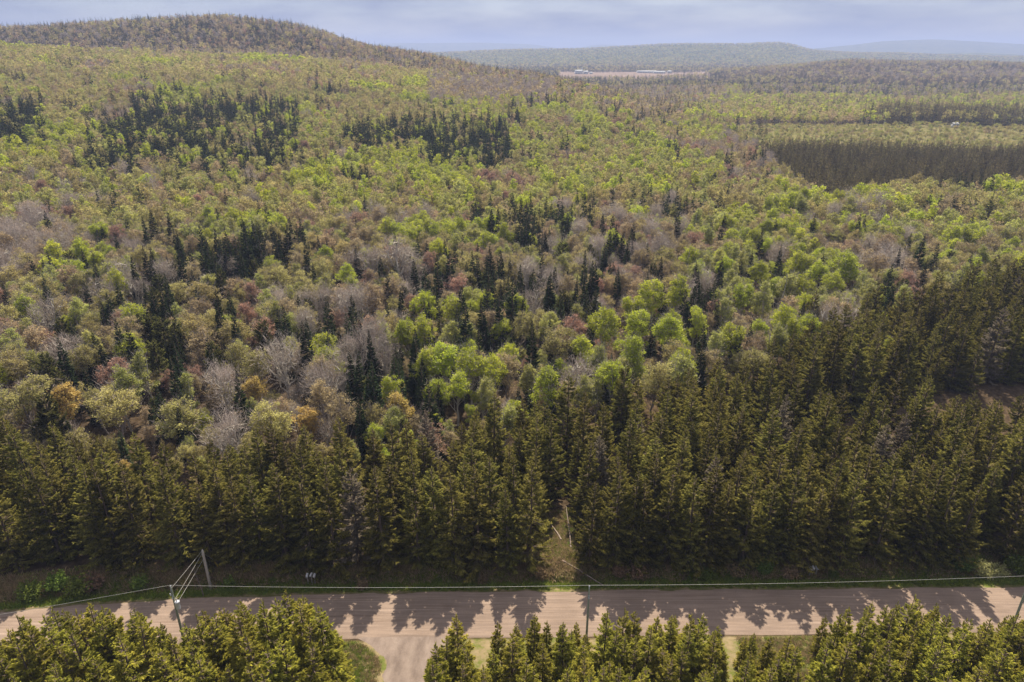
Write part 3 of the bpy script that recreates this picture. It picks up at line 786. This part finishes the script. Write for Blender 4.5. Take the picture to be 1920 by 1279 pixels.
for kind, lst in bykind.items():
    lst.sort(key=size_seen, reverse=True)
    cap = {'spruce_tree': 300, 'fir_tree': 260}.get(kind, 140)
    ind, rest = lst[:cap], lst[cap:]
    ind = [t_ for t_ in ind if size_seen(t_) > .004]
    FAR += [t_ for t_ in rest]
    zones = {}
    for t_ in ind:
        k, x, y, s, w = t_
        px, py = proj(x, y, float(ground_z(x, y)) + HN[k] * s)
        if y < rf(x) - RW:
            zone = ('foreground left of the driveway' if x < -12.3 else 'foreground right of the driveway' if x < 32 else 'foreground at far right')
            row = int((61 - y) // 3.2)
        elif kind == 'spruce_tree':
            zone = 'stand beyond the road ' + ('at far left' if x < -49 else 'left of trail' if x < 7 else 'right of trail')
            row = int((y - 74) // 3.4)
        else:
            zone = 'woods behind the spruces'; row = int((y - 80) // (10 if kind in ('fir_tree', 'aspen_tree') else 18))
        zones.setdefault((zone, row), []).append((x, t_))
    for (zone, row), ls in zones.items():
        ls.sort(key=lambda q: q[0])
        for i, (x_, t_) in enumerate(ls):
            k, x, y, s, w = t_
            vs = near_meshes(k); tm, cm = vs[random.randrange(len(vs))]
            e = bpy.data.objects.new(kind, None); COL.objects.link(e)
            e.empty_display_size = .5
            e.location = (x, y, float(ground_z(x, y)) - .05)
            e.rotation_euler = (rng.normal(0, .012), rng.normal(0, .012), rng.uniform(0, 6.28))
            e.scale = (s * w, s * w, s)
            a = bpy.data.objects.new('trunk', tm); b = bpy.data.objects.new('crown', cm)
            for o in (a, b): COL.objects.link(o); o.parent = e
            look = LOOK[kind] if k != 'A' else 'golden leaved maple'
            tone = 'grey half-bare' if k == 'Z' else 'olive'
            if 'foreground' in zone: where = f"row {ORD[max(0,row)+1]} from the road, {zone}"; lab = f"yellow-green spruce, {ordn(i + 1)} from left, {ordn(max(0, row) + 1)} row, {zone}"
            elif kind == 'spruce_tree': lab = f"{tone} spruce {ordn(i + 1)} from left in {ordn(row + 1)} row, {zone}"
            else: lab = f"{look} in the {zone}, {ordn(row + 1)} belt back, {ordn(i + 1)} from left"
            tag(e, lab, CAT[kind], {'spruce_tree': 'spruces of the roadside plantations'}.get(kind, CAT[kind] + 's in the mixed forest'))
            nind += 1
print('individual trees', nind, 'far', len(FAR))

def scatter(name, srcs, pts, label, cat=None):
    """one object: instances of the source meshes on points. pts: x,y,z,rot,sxy,sz,idx"""
    c = bpy.data.collections.new(name + '_sources')
    for i, me_ in enumerate(srcs):
        o = bpy.data.objects.new('%s_%03d' % (name, i), me_); c.objects.link(o)
    pts = np.array(pts, float)
    me_ = bpy.data.meshes.new(name); me_.vertices.add(len(pts)); me_.vertices.foreach_set('co', pts[:, :3].astype(np.float32).ravel())
    for nm, arr in (('irot', pts[:, 3]), ('sxy', pts[:, 4]), ('sz', pts[:, 5])):
        a = me_.attributes.new(nm, 'FLOAT', 'POINT'); a.data.foreach_set('value', arr.astype(np.float32))
    a = me_.attributes.new('vid', 'INT', 'POINT'); a.data.foreach_set('value', pts[:, 6].astype(np.int32))
    me_.update()
    o = link(name, me_)
    ng = bpy.data.node_groups.new(name, 'GeometryNodeTree')
    ng.interface.new_socket('Geometry', in_out='INPUT', socket_type='NodeSocketGeometry')
    ng.interface.new_socket('Geometry', in_out='OUTPUT', socket_type='NodeSocketGeometry')
    n = ng.nodes.new; l = ng.links.new
    gi = n('NodeGroupInput'); go = n('NodeGroupOutput'); ip = n('GeometryNodeInstanceOnPoints'); ci = n('GeometryNodeCollectionInfo')
    ci.inputs['Collection'].default_value = c; ci.inputs['Separate Children'].default_value = True; ci.inputs['Reset Children'].default_value = True
    def na(nm, ty):
        q = n('GeometryNodeInputNamedAttribute'); q.data_type = ty; q.inputs['Name'].default_value = nm; return q.outputs['Attribute']
    ip.inputs['Pick Instance'].default_value = True
    l(na('vid', 'INT'), ip.inputs['Instance Index'])
    cx = n('ShaderNodeCombineXYZ'); l(na('irot', 'FLOAT'), cx.inputs['Z'])
    er = n('FunctionNodeEulerToRotation'); l(cx.outputs[0], er.inputs[0]); l(er.outputs[0], ip.inputs['Rotation'])
    cs = n('ShaderNodeCombineXYZ'); sx = na('sxy', 'FLOAT'); l(sx, cs.inputs['X']); l(sx, cs.inputs['Y']); l(na('sz', 'FLOAT'), cs.inputs['Z'])
    l(cs.outputs[0], ip.inputs['Scale'])
    l(gi.outputs[0], ip.inputs['Points']); l(ci.outputs[0], ip.inputs['Instance']); l(ip.outputs[0], go.inputs[0])
    md = o.modifiers.new('scatter', 'NODES'); md.node_group = ng
    tag(o, label, cat, kind='stuff')
    return o
fk = {}
for tr in FAR: fk.setdefault(SPEC[tr[0]][0], []).append(tr)
FL = {'spruce_tree': ('spruce_plantation', 'massed olive spruces farther back in the plantations'), 'fir_tree': ('fir_forest', 'dark pointed firs scattered through the wooded hillside'),
      'cedar_tree': ('cedar_growth', 'dark olive cedars among the far broadleaves'), 'aspen_tree': ('aspen_forest', 'bright lime aspens massed over the middle distance'),
      'birch_tree': ('birch_forest', 'soft green birches massed over the hillside'), 'maple_tree': ('maple_forest', 'yellow-olive maples covering the hill shoulder'),
      'budding_tree': ('budding_forest', 'tan budding broadleaves covering the hills'), 'red_maple_tree': ('red_maple_forest', 'pinkish budding maples scattered over the hillside'),
      'bare_tree': ('bare_forest', 'leafless grey trees in patches on the hillside')}
for kind, lst in fk.items():
    ks = sorted({t_[0] for t_ in lst})
    srcs = []; base = {}
    for k in ks:
        for lod in (0, 1, 2):
            base[(k, lod)] = len(srcs); srcs += [joined(k, v, lod) for v in range(4)]
    pts = []
    for k, x, y, s, w in lst:
        lod = 0 if y < 230 else 1 if y < 620 else 2
        pts.append((x, y, float(ground_z(x, y)) - .1, rng.uniform(0, 6.28), s * w, s, base[(k, lod)] + random.randrange(4)))
    scatter(FL[kind][0], srcs, pts, FL[kind][1], CAT[kind])

# ------------------------------------------------------------------ grass and weeds
def tuft(seed, n, h, spread, mat):
    r_ = np.random.default_rng(seed); m = MB()
    o = np.stack([r_.normal(0, spread, n), r_.normal(0, spread, n), np.zeros(n)], -1)
    a = np.stack([r_.normal(0, .45, n), r_.normal(0, .45, n), np.ones(n)], -1); a /= np.linalg.norm(a, axis=1)[:, None]
    ln = h * r_.uniform(.5, 1.2, n)
    s = np.cross(a, r_.normal(0, 1, (n, 3))); s /= np.linalg.norm(s, axis=1)[:, None]
    m.rhombi(o + a * ln[:, None] * .5, a * ln[:, None] * .5, s * .028, 0)
    return m.mesh('tuft', [mat])
gs = [tuft(i, 46, .38, .22, M_grass) for i in range(4)] + [tuft(10 + i, 46, .55, .24, M_drygrass) for i in range(4)]
pts = []
def put(x, y, dry, s=1.0):
    pts.append((x, y, float(ground_z(x, y)) - .02, rng.uniform(0, 6.28), s * rng.uniform(.8, 1.4), s * rng.uniform(.6, 1.3), random.randrange(4) + (4 if rng.random() < dry else 0)))
for _ in range(24000):
    x = rng.uniform(-80, 86); e = rng.uniform(.15, 6.0) ; y = rf(x) + e
    if rng.random() > .3 + .7 * float(vnoise(np.array(x / 1.5), np.array(y / 1.5), 61)): continue
    n = float(vnoise(np.array(x / 5.), np.array(y / 2.5), 71))
    put(x, y, np.clip((e - 1.4) * .4, 0, 1) * (.1 + .9 * n), .55 if e < .8 else 1.25)
for _ in range(1500):
    y = rng.uniform(73, 86); xm = float(np.interp(y, [60, 75, 95], [6.4, 6.6, 7.6])) + rng.normal(0, 1.2); put(xm, y, .5, .6)
for _ in range(900):
    y = rng.uniform(74, 88); xm = float(np.interp(y, [70, 76, 90], [-47, -48, -51.5])) + rng.normal(0, 1.3); put(xm, y, .6, .7)
for _ in range(2600):
    x = rng.uniform(-25, -14.6); y = rng.uniform(46, 61)
    if y > rf(x) - RW - .3 or abs(x + 12.4) < float(drive_hw(y)[1]) + .1: continue
    put(x, y, .25 if x < -16 else .6, .7)
for _ in range(900):
    x = rng.uniform(-9.6, -7); y = rng.uniform(46, 60.5)
    if abs(x + 12.4) < float(drive_hw(y)[1]) + .1: continue
    put(x, y, .7, .6)
for _ in range(3600):
    x = rng.uniform(27, 38); y = rng.uniform(46, 61.6)
    if y > rf(x) - RW - .2: continue
    put(x, y, .55, .55)
scatter('grass', gs, pts, 'green and dry tan grass along the verge and clearings')

# ------------------------------------------------------------------ roadside shrubs
M_shrubg = leaf_mat('shrub_leaves', (0.09, 0.13, 0.025), (0.19, 0.24, 0.05), .35, .02, .25)
M_shrubp = leaf_mat('pale_shrub_leaves', (0.26, 0.28, 0.10), (0.46, 0.45, 0.22), .35, .01, .1)
M_shrubb = leaf_mat('brown_shrub_twigs', (0.13, 0.09, 0.055), (0.27, 0.18, 0.11), .2, .02, .2)
def shrub(seed, h, rad, mat, dens):
    a, b = broadleaf(seed, h * 1.0, rad, 1, dens=dens, base=.05)
    cr2 = MB(); r_ = np.random.default_rng(seed); st = MB()
    n = int(1300 * dens)
    q = r_.normal(0, 1, (n, 3)); q /= np.linalg.norm(q, axis=1)[:, None]
    q *= r_.uniform(.2, 1, n)[:, None] ** .6
    c = np.stack([q[:, 0] * rad, q[:, 1] * rad, h * .55 + q[:, 2] * h * .45], -1) * (1 + .2 * np.sin(q[:, :1] * 9 + seed))
    aa = r_.normal(0, 1, (n, 3)); aa /= np.linalg.norm(aa, axis=1)[:, None]
    bb = np.cross(aa, r_.normal(0, 1, (n, 3))); bb /= np.linalg.norm(bb, axis=1)[:, None]
    cr2.rhombi(c, aa * .10, bb * .07)
    for k in range(9):
        az = r_.uniform(0, 6.28); st.tube([(0, 0, 0), (math.cos(az) * rad * .3, math.sin(az) * rad * .3, h * .4), (math.cos(az) * rad * .75, math.sin(az) * rad * .75, h * .88)], [.03, .02, .008], 4)
    return st.mesh('stem', [M_bark]), cr2.mesh('foliage', [mat])
SH = {'g': [shrub(3 + i, 2.0, 1.1, M_shrubg, 1.0) for i in range(3)], 'p': [shrub(13 + i, 2.0, 1.0, M_shrubp, .9) for i in range(2)], 'b': [shrub(23 + i, 1.6, 1.1, M_shrubb, .55) for i in range(3)]}
SHL = [('p', 1846, 1078, 1.25, 'pale yellow-green shrub at the right end of the verge'), ('p', 1872, 1076, 1.0, 'small whitish leafed bush beside the pale verge shrub'),
       ('g', 1430, 1072, 1.15, 'bright green sapling bush left of the right mailboxes'), ('g', 1905, 1070, 1.6, 'tall loose green shrub at the right picture edge'),
       ('g', 1800, 1068, 1.3, 'rounded dull green shrub before the rightmost spruces'), ('b', 1480, 1078, 1.1, 'brown twiggy bush just left of the right mailboxes'),
       ('b', 1380, 1076, 1.0, 'low brown bush under the spruces near the right bright sapling'), ('b', 1195, 1078, 1.2, 'reddish brown brush pile right of the fallen log'),
       ('b', 1160, 1076, 1.1, 'dark brown twiggy brush beside the fallen log tip'), ('g', 150, 1112, 1.5, 'leafy green shrub on the left verge'),
       ('g', 60, 1118, 1.4, 'low green bush at the far left verge'), ('b', 175, 1102, 1.4, 'leafless brown shrub on the left verge before the spruces'),
       ('g', 110, 1105, 1.3, 'olive shrub between two left verge bushes'), ('b', 680, 1100, .9, 'orange brown weed clump at the verge'),
       ('g', 262, 1100, 1.0, 'small green bush left of the left trail mouth'), ('b', 1015, 1080, .9, 'brown bush at the left side of the middle trail mouth'),
       ('g', 1562, 1078, .7, 'tiny green sprig right of the right mailboxes'), ('b', 905, 1088, .9, 'dry tan bush on the verge left of the middle trail'),
       ('g', 430, 1098, .9, 'low green growth right of the stub pole'), ('g', 1320, 1080, .9, 'dim green bush in shade under the right spruces')]
def gpt(px, py, z=0.0):
    y = (H - z) / math.tan(dep_of(py)); return u_of(px, py) * y, y
for q, px, py, s, lab in SHL:
    x, y = gpt(px, py)
    e = bpy.data.objects.new('shrub', None); COL.objects.link(e)
    e.location = (x, y, float(ground_z(x, y)) - .03); e.scale = (s, s, s); e.rotation_euler = (0, 0, rng.uniform(0, 6.28))
    st, fo = random.choice(SH[q])
    for nm, m_ in (('stem', st), ('foliage', fo)):
        o = bpy.data.objects.new(nm, m_); COL.objects.link(o); o.parent = e
    tag(e, lab, 'shrub', 'shrubs along the road verge')

# ------------------------------------------------------------------ logs
M_log = noise_mat('weathered_log', (0.13, 0.10, 0.085), (0.26, 0.21, 0.18), 4, stretch=(1, 1, 1))
def log(p0, p1, r0, r1, name, lab, stubs=0):
    e = bpy.data.objects.new(name, None); COL.objects.link(e)
    a = np.array(p0, float); b = np.array(p1, float); e.location = tuple(a)
    m = MB(); k = np.linspace(0, 1, 8)
    pts_ = (b - a)[None] * k[:, None] + np.stack([np.sin(k * 5) * .06, np.cos(k * 4) * .05 - .05, np.sin(k * 3) * .04], -1)
    m.tube(pts_, r0 + (r1 - r0) * k, 8)
    part('trunk', m, M_log, e, True)
    if stubs:
        for j in range(stubs):
            c_ = pts_[1 + j % 6]; d_ = rng.normal(0, 1, 3); d_[2] = abs(d_[2]) * .6; d_ /= np.linalg.norm(d_)
            m2 = MB(); m2.tube([c_, c_ + d_ * .25, c_ + d_ * .5], [.03, .02, .01], 4)
            part('branch_stub', m2, M_log, e)
    tag(e, lab, 'log')
def gz(px, py, dz):
    x, y = gpt(px, py); return (x, y, float(ground_z(x, y)) + dz)
log(gz(1053, 1056, .35), gz(1132, 1097, .30), .13, .05, 'fallen_log', 'long pale fallen log lying across the verge right of the trail', 4)
log(gz(1070, 1031, .1), (gz(1060, 958, 0)[0], gz(1060, 958, 0)[1] - 1.5, 2.0), .11, .06, 'leaning_snag', 'pale thin dead trunk leaning into the dark trail gap', 3)
log(gz(1052, 1017, .15), gz(1033, 986, .2), .15, .09, 'fallen_log', 'short brown log lying at the left side of the trail', 2)
x, y, z = gz(375, 1126, 0)
log((x, y + 1.0, z - .2), (x - .35, y + 1.0, z + 4.3), .075, .03, 'dead_birch', 'thin pale dead birch stem standing before the stub pole', 5)
log(gz(1045, 1092, .12), gz(1022, 1060, .12), .05, .03, 'fallen_branch', 'thin dry branch lying in the trail mouth grass', 3)

# ------------------------------------------------------------------ poles, wires
M_pole = noise_mat('weathered_green_pole', (0.17, 0.19, 0.15), (0.30, 0.32, 0.26), 5, stretch=(2, 2, .3))
M_greypole = noise_mat('grey_wood_pole', (0.26, 0.24, 0.21), (0.42, 0.38, 0.34), 5, stretch=(2, 2, .3))
M_wire = noise_mat('aluminium_cable', (0.24, 0.24, 0.23), (0.36, 0.35, 0.34), 3, rough=.5, metallic=.2)
M_steel = noise_mat('galvanised_steel', (0.40, 0.42, 0.46), (0.55, 0.57, 0.62), 4, rough=.45, metallic=.3)
M_tank = noise_mat('pale_grey_enamel', (0.48, 0.50, 0.55), (0.60, 0.62, 0.67), 3, rough=.4)
M_porc = noise_mat('porcelain', (0.60, 0.60, 0.62), (0.78, 0.78, 0.80), 6, rough=.3)
M_yellow = noise_mat('yellow_plastic', (0.55, 0.38, 0.04), (0.70, 0.50, 0.06), 4, rough=.5)
M_white = noise_mat('white_enamel', (0.40, 0.40, 0.42), (0.55, 0.55, 0.57), 4, rough=.5)
def lathe(m, prof, k=16, c=(0, 0, 0)):
    pr = np.array(prof, float); t_ = np.arange(k) * 2 * np.pi / k
    v = np.stack([np.outer(pr[:, 0], np.cos(t_)) + c[0], np.outer(pr[:, 0], np.sin(t_)) + c[1], np.repeat(pr[:, 1][:, None], k, 1) + c[2]], -1).reshape(-1, 3)
    f = [(i * k + j, i * k + (j + 1) % k, (i + 1) * k + (j + 1) % k, (i + 1) * k + j) for i in range(len(pr) - 1) for j in range(k)]
    m.add(v, f)
def pole(x, y, h, lab, mat, r0=.16, r1=.11, transformer=False, bracket=True):
    e = bpy.data.objects.new('utility_pole', None); COL.objects.link(e)
    e.location = (x, y, float(ground_z(x, y)) - .3 + .0)
    m = MB(); lathe(m, [(0, 0), (r0, 0), (r0 * .9, h * .3), ((r0 + r1) / 2, h * .6), (r1, h * .98), (r1 * .6, h + .3), (0, h + .32)], 14)
    part('pole', m, mat, e, True)
    if bracket:
        m = MB(); lathe(m, [(0, h + .32), (.05, h + .34), (.09, h + .40), (.05, h + .44), (.09, h + .48), (.045, h + .54), (0, h + .56)], 10); part('insulator', m, M_porc, e, True)
        m = MB(); m.box((-.04, -.28, h - 1.2), (.04, -.10, h - 1.1)); m.box((-.02, -.14, h - 1.5), (.02, -.10, h - .8)); part('bracket', m, M_steel, e)
        m = MB(); m.box((-.10, -.13, 1.8), (.10, -.165 - .0, 2.0)); part('tag_plate', m, M_steel, e)
    if transformer:
        tb = MB(); c = (.42, -.18, 0)
        lathe(tb, [(0, h - 2.7), (.24, h - 2.68), (.25, h - 2.6), (.25, h - 1.75), (.27, h - 1.72), (.27, h - 1.66), (.2, h - 1.58), (0, h - 1.54)], 18, c)
        to = part('transformer', tb, M_tank, e, True)
        b = MB(); lathe(b, [(.03, h - 1.56), (.07, h - 1.5), (.04, h - 1.45), (.08, h - 1.4), (.04, h - 1.35), (.07, h - 1.3), (.03, h - 1.24), (0, h - 1.2)], 10, c); part('bushing', b, M_porc, to, True)
        b = MB(); b.box((.1, -.12, h - 2.5), (.22, .0, h - 2.4)); b.box((.1, -.12, h - 1.95), (.22, .0, h - 1.85)); part('mounting_bracket', b, M_steel, e)
        b = MB(); lathe(b, [(0, h - .9), (.05, h - .88), (.05, h - .5), (0, h - .48)], 8, (-.16, -.14, 0)); b.box((-.18, -.13, h - .75), (-.05, -.10, h - .70)); part('fuse_cutout', b, M_porc, e, True)
    tag(e, lab, 'pole', 'utility poles along the road')
    return np.array([x, y, e.location[2] + h])
def top_at(px, py, y):      # height whose top projects there
    z = H - y * math.tan(dep_of(py)); return u_of(px, py) * y, z
x1, z1 = top_at(320, 1101, 60.0)
x2, z2 = top_at(1105, 1101, 60.6)
T1 = pole(x1, 60.0, z1 + .0, 'roadside pole at left carrying a grey transformer can', M_pole, transformer=True)
T2 = pole(x2, 60.6, z2 + .0, 'slim green-grey pole at the near road edge, picture centre', M_pole, .15, .10)
T3 = pole(59.5, 61.4, 9.4, 'green-grey pole just beyond the right picture edge', M_pole)
T0 = np.array([-84., 48.5, 9.3])
sx, sy = gpt(395, 1102); sx = float(sx)
T4 = pole(sx, sy, 6.9, 'pale grey stub pole across the road holding slanting wires', M_greypole, .19, .15, bracket=False)
def wire(name, pts4, sag, r, lab, grp=None, cat='cable'):
    m = MB()
    P_ = []
    for a, b in zip(pts4[:-1], pts4[1:]):
        k = np.linspace(0, 1, 14)
        q = a[None] * (1 - k[:, None]) + b[None] * k[:, None]; q[:, 2] -= sag * 4 * k * (1 - k)
        P_.append(q if not P_ else q[1:])
    m.tube(np.vstack(P_), r, 5)
    o = link(name, m.mesh(name, [M_wire], True)); tag(o, lab, cat, grp); return o
up = np.array([0, 0, .58])
wire('power_line', [T0 + up, T1 + up, T2 + up, T3 + up, np.array([112., 63.5, 9.6])],     .35, .019, 'pale power cable strung above the road from pole to pole')
wire('guy_wire', [T4 + np.array([0, 0, .2]), T1 + np.array([.1, 0, .2])], .04, .02, 'topmost slanting wire from stub pole to transformer pole', 'slanting wires of the stub pole')
wire('guy_wire', [T4 + np.array([0, 0, -.1]), T1 + np.array([.12, 0, -1.5])], .04, .02, 'middle slanting wire from stub pole down to transformer pole', 'slanting wires of the stub pole')
wire('guy_wire', [T4 + np.array([0, 0, -1.0]), T1 + np.array([.12, 0, -2.3])], .04, .02, 'lowest slanting wire from stub pole down to transformer pole', 'slanting wires of the stub pole')
# yellow guard of the ground guy behind the stub pole
gx, gy, gzz = gz(412, 1068, 0)
e = bpy.data.objects.new('guy_anchor', None); COL.objects.link(e); e.location = (gx, gy, gzz)
m = MB(); m.tube([(0, 0, 0), (-.55, -.1, 1.6)], [.07, .07], 6); part('guard', m, M_yellow, e)
m = MB(); d_ = T4 + np.array([0, 0, -.2]) - np.array([gx, gy, gzz]); m.tube([(-.55, -.1, 1.6), tuple(d_)], [.018, .018], 4); part('stay_wire', m, M_wire, e)
tag(e, 'bright yellow guy guard slanting beside the grey stub pole', 'guy guard')

# mailboxes
def mailbox(px, py, h, w, lab, grp):
    w *= .75
    x, y = gpt(px, py, h); z = float(ground_z(x, y))
    e = bpy.data.objects.new('mailbox', None); COL.objects.link(e); e.location = (x, y, z - .1); e.rotation_euler = (0, 0, rng.normal(0, .12))
    m = MB(); m.box((-.05, -.05, 0), (.05, .05, h - .2 - z)); part('post', m, M_greypole, e)
    m = MB(); k = np.linspace(0, math.pi, 9); hh = h - z
    sec = [(-w / 2, hh - .2)] + [(-w / 2 * math.cos(a), hh + .02 + .14 * math.sin(a)) for a in k] + [(w / 2, hh - .2)]
    n = len(sec); v = [(a, -.26, b) for a, b in sec] + [(a, .26, b) for a, b in sec]
    m.add(v, [(i, (i + 1) % n, n + (i + 1) % n, n + i) for i in range(n)])
    c0 = [(0, -.26, hh - .02)]; m.tri(np.array(v[:n] + c0), [(i, (i + 1) % n, n) for i in range(n)])
    c1 = [(0, .26, hh - .02)]; m.tri(np.array(v[n:] + c1), [((i + 1) % n, i, n) for i in range(n)])
    b = part('box', m, M_white, e)
    m = MB(); m.box((-w / 2 + .02, -.285, hh - .17), (w / 2 - .02, -.263, hh + .08)); d = part('door', m, M_white, e)
    tag(e, lab, 'mailbox', grp)
mailbox(575.5, 1077.5, 1.15, .42, 'white mailbox at the left end of the left mailbox trio', 'mailboxes on the left verge')
mailbox(583, 1076.5, 1.2, .34, 'dull narrow mailbox in the middle of the left trio', 'mailboxes on the left verge')
mailbox(589, 1078, 1.15, .38, 'white mailbox at the right end of the left mailbox trio', 'mailboxes on the left verge')
mailbox(1520.5, 1065, 1.1, .34, 'lowest greyish mailbox at left of the right mailbox trio', 'mailboxes on the right verge')
mailbox(1525.5, 1063.3, 1.2, .38, 'white mailbox in the middle of the right trio', 'mailboxes on the right verge')
mailbox(1532.3, 1063, 1.2, .46, 'widest white mailbox at right of the right trio', 'mailboxes on the right verge')

# ------------------------------------------------------------------ far buildings
M_wall = noise_mat('white_siding', (0.40, 0.40, 0.40), (0.52, 0.52, 0.52), .3)
M_roof = noise_mat('grey_metal_roof', (0.22, 0.23, 0.25), (0.32, 0.33, 0.35), .3)
M_glass = noise_mat('dark_window', (0.03, 0.03, 0.04), (0.06, 0.06, 0.07), .3, rough=.2)
def house(px, py, y, w, d, h, rh, name, lab, cat, silo=False, wins=3):
    x = u_of(px, py) * y; z = float(ground_z(x, y))
    e = bpy.data.objects.new(name, None); COL.objects.link(e); e.location = (x, y, z); e.rotation_euler = (0, 0, .15)
    m = MB(); m.box((-w / 2, -d / 2, -1), (w / 2, d / 2, h))
    m.tri([(-w / 2, -d / 2, h), (-w / 2, d / 2, h), (-w / 2, 0, h + rh)], [(0, 1, 2)]); m.tri([(w / 2, -d / 2, h), (w / 2, d / 2, h), (w / 2, 0, h + rh)], [(0, 1, 2)])
    part('wall', m, M_wall, e)
    m = MB()
    for sgn in (-1, 1):
        v = [(-w / 2 - .4, sgn * (d / 2 + .5), h - .25), (w / 2 + .4, sgn * (d / 2 + .5), h - .25), (w / 2 + .4, 0, h + rh + .1), (-w / 2 - .4, 0, h + rh + .1)]
        v += [(a, b, c_ + .2) for a, b, c_ in v]
        m.add(v, [(0,3,2,1),(4,5,6,7),(0,1,5,4),(1,2,6,5),(2,3,7,6),(3,0,4,7)])
    part('roof', m, M_roof, e)
    for i in range(wins):
        cx = -w / 2 + w * (i + .5) / wins; m = MB(); m.box((cx - .6, -d / 2 - .06, h * .4), (cx + .6, -d / 2 - .01, h * .4 + 1.3)); part('window', m, M_glass, e)
    tag(e, lab, cat, 'buildings beyond the tilled field' if y > 1500 else None)
house(1085, 134, 2150, 22, 11, 6, 5, 'barn', 'white farm barn at the left end of the distant field', 'barn')
house(1098, 135, 2170, 14, 9, 5, 4, 'farmhouse', 'small white farmhouse right of the distant barn', 'house')
house(1108, 135, 2185, 9, 8, 3, 2.5, 'shed', 'low pale shed at the right of the distant farm', 'shed')
house(1212, 136, 2260, 60, 14, 4, 3, 'long_barn', 'long low pale barn behind the distant pink field', 'barn', wins=8)
house(1236, 136, 2240, 36, 12, 4, 3, 'long_barn', 'shorter low barn right of the long pale barn', 'barn', wins=5)
house(1255, 135, 2280, 12, 9, 5, 3, 'farmhouse', 'small distant house right of the long barns', 'house')
house(1788, 243, 625, 5, 4, 2.6, 1.2, 'cabin', 'small white cabin before the dark spruce line at right', 'cabin', wins=2)
x = u_of(1091, 134) * 2160
e = bpy.data.objects.new('silo', None); COL.objects.link(e); e.location = (x, 2160, float(ground_z(x, 2160)))
m = MB(); lathe(m, [(2.6, 0), (2.6, 15)], 16); part('wall', m, M_wall, e, True)
m = MB(); lathe(m, [(2.75, 15), (2.3, 16.5), (1.2, 17.5), (0, 17.9)], 16); part('dome', m, M_roof, e, True)
tag(e, 'white domed silo rising beside the distant barn', 'silo', 'buildings beyond the tilled field')

# ------------------------------------------------------------------ haze
hz = MB(); hz.box((-19500, -90, -6), (19500, 15300, 260))
mh_, t, out = new_mat('haze'); pv = t.nodes.new('ShaderNodeVolumePrincipled')
pv.inputs['Color'].default_value = (0.42, 0.52, 0.84, 1); pv.inputs['Density'].default_value = 0.00016; pv.inputs['Anisotropy'].default_value = 0.1
t.links.new(pv.outputs[0], out.inputs['Volume'])
tag(link('haze', hz.mesh('haze', [mh_])), 'thin bluish haze over the distant hills', kind='stuff')
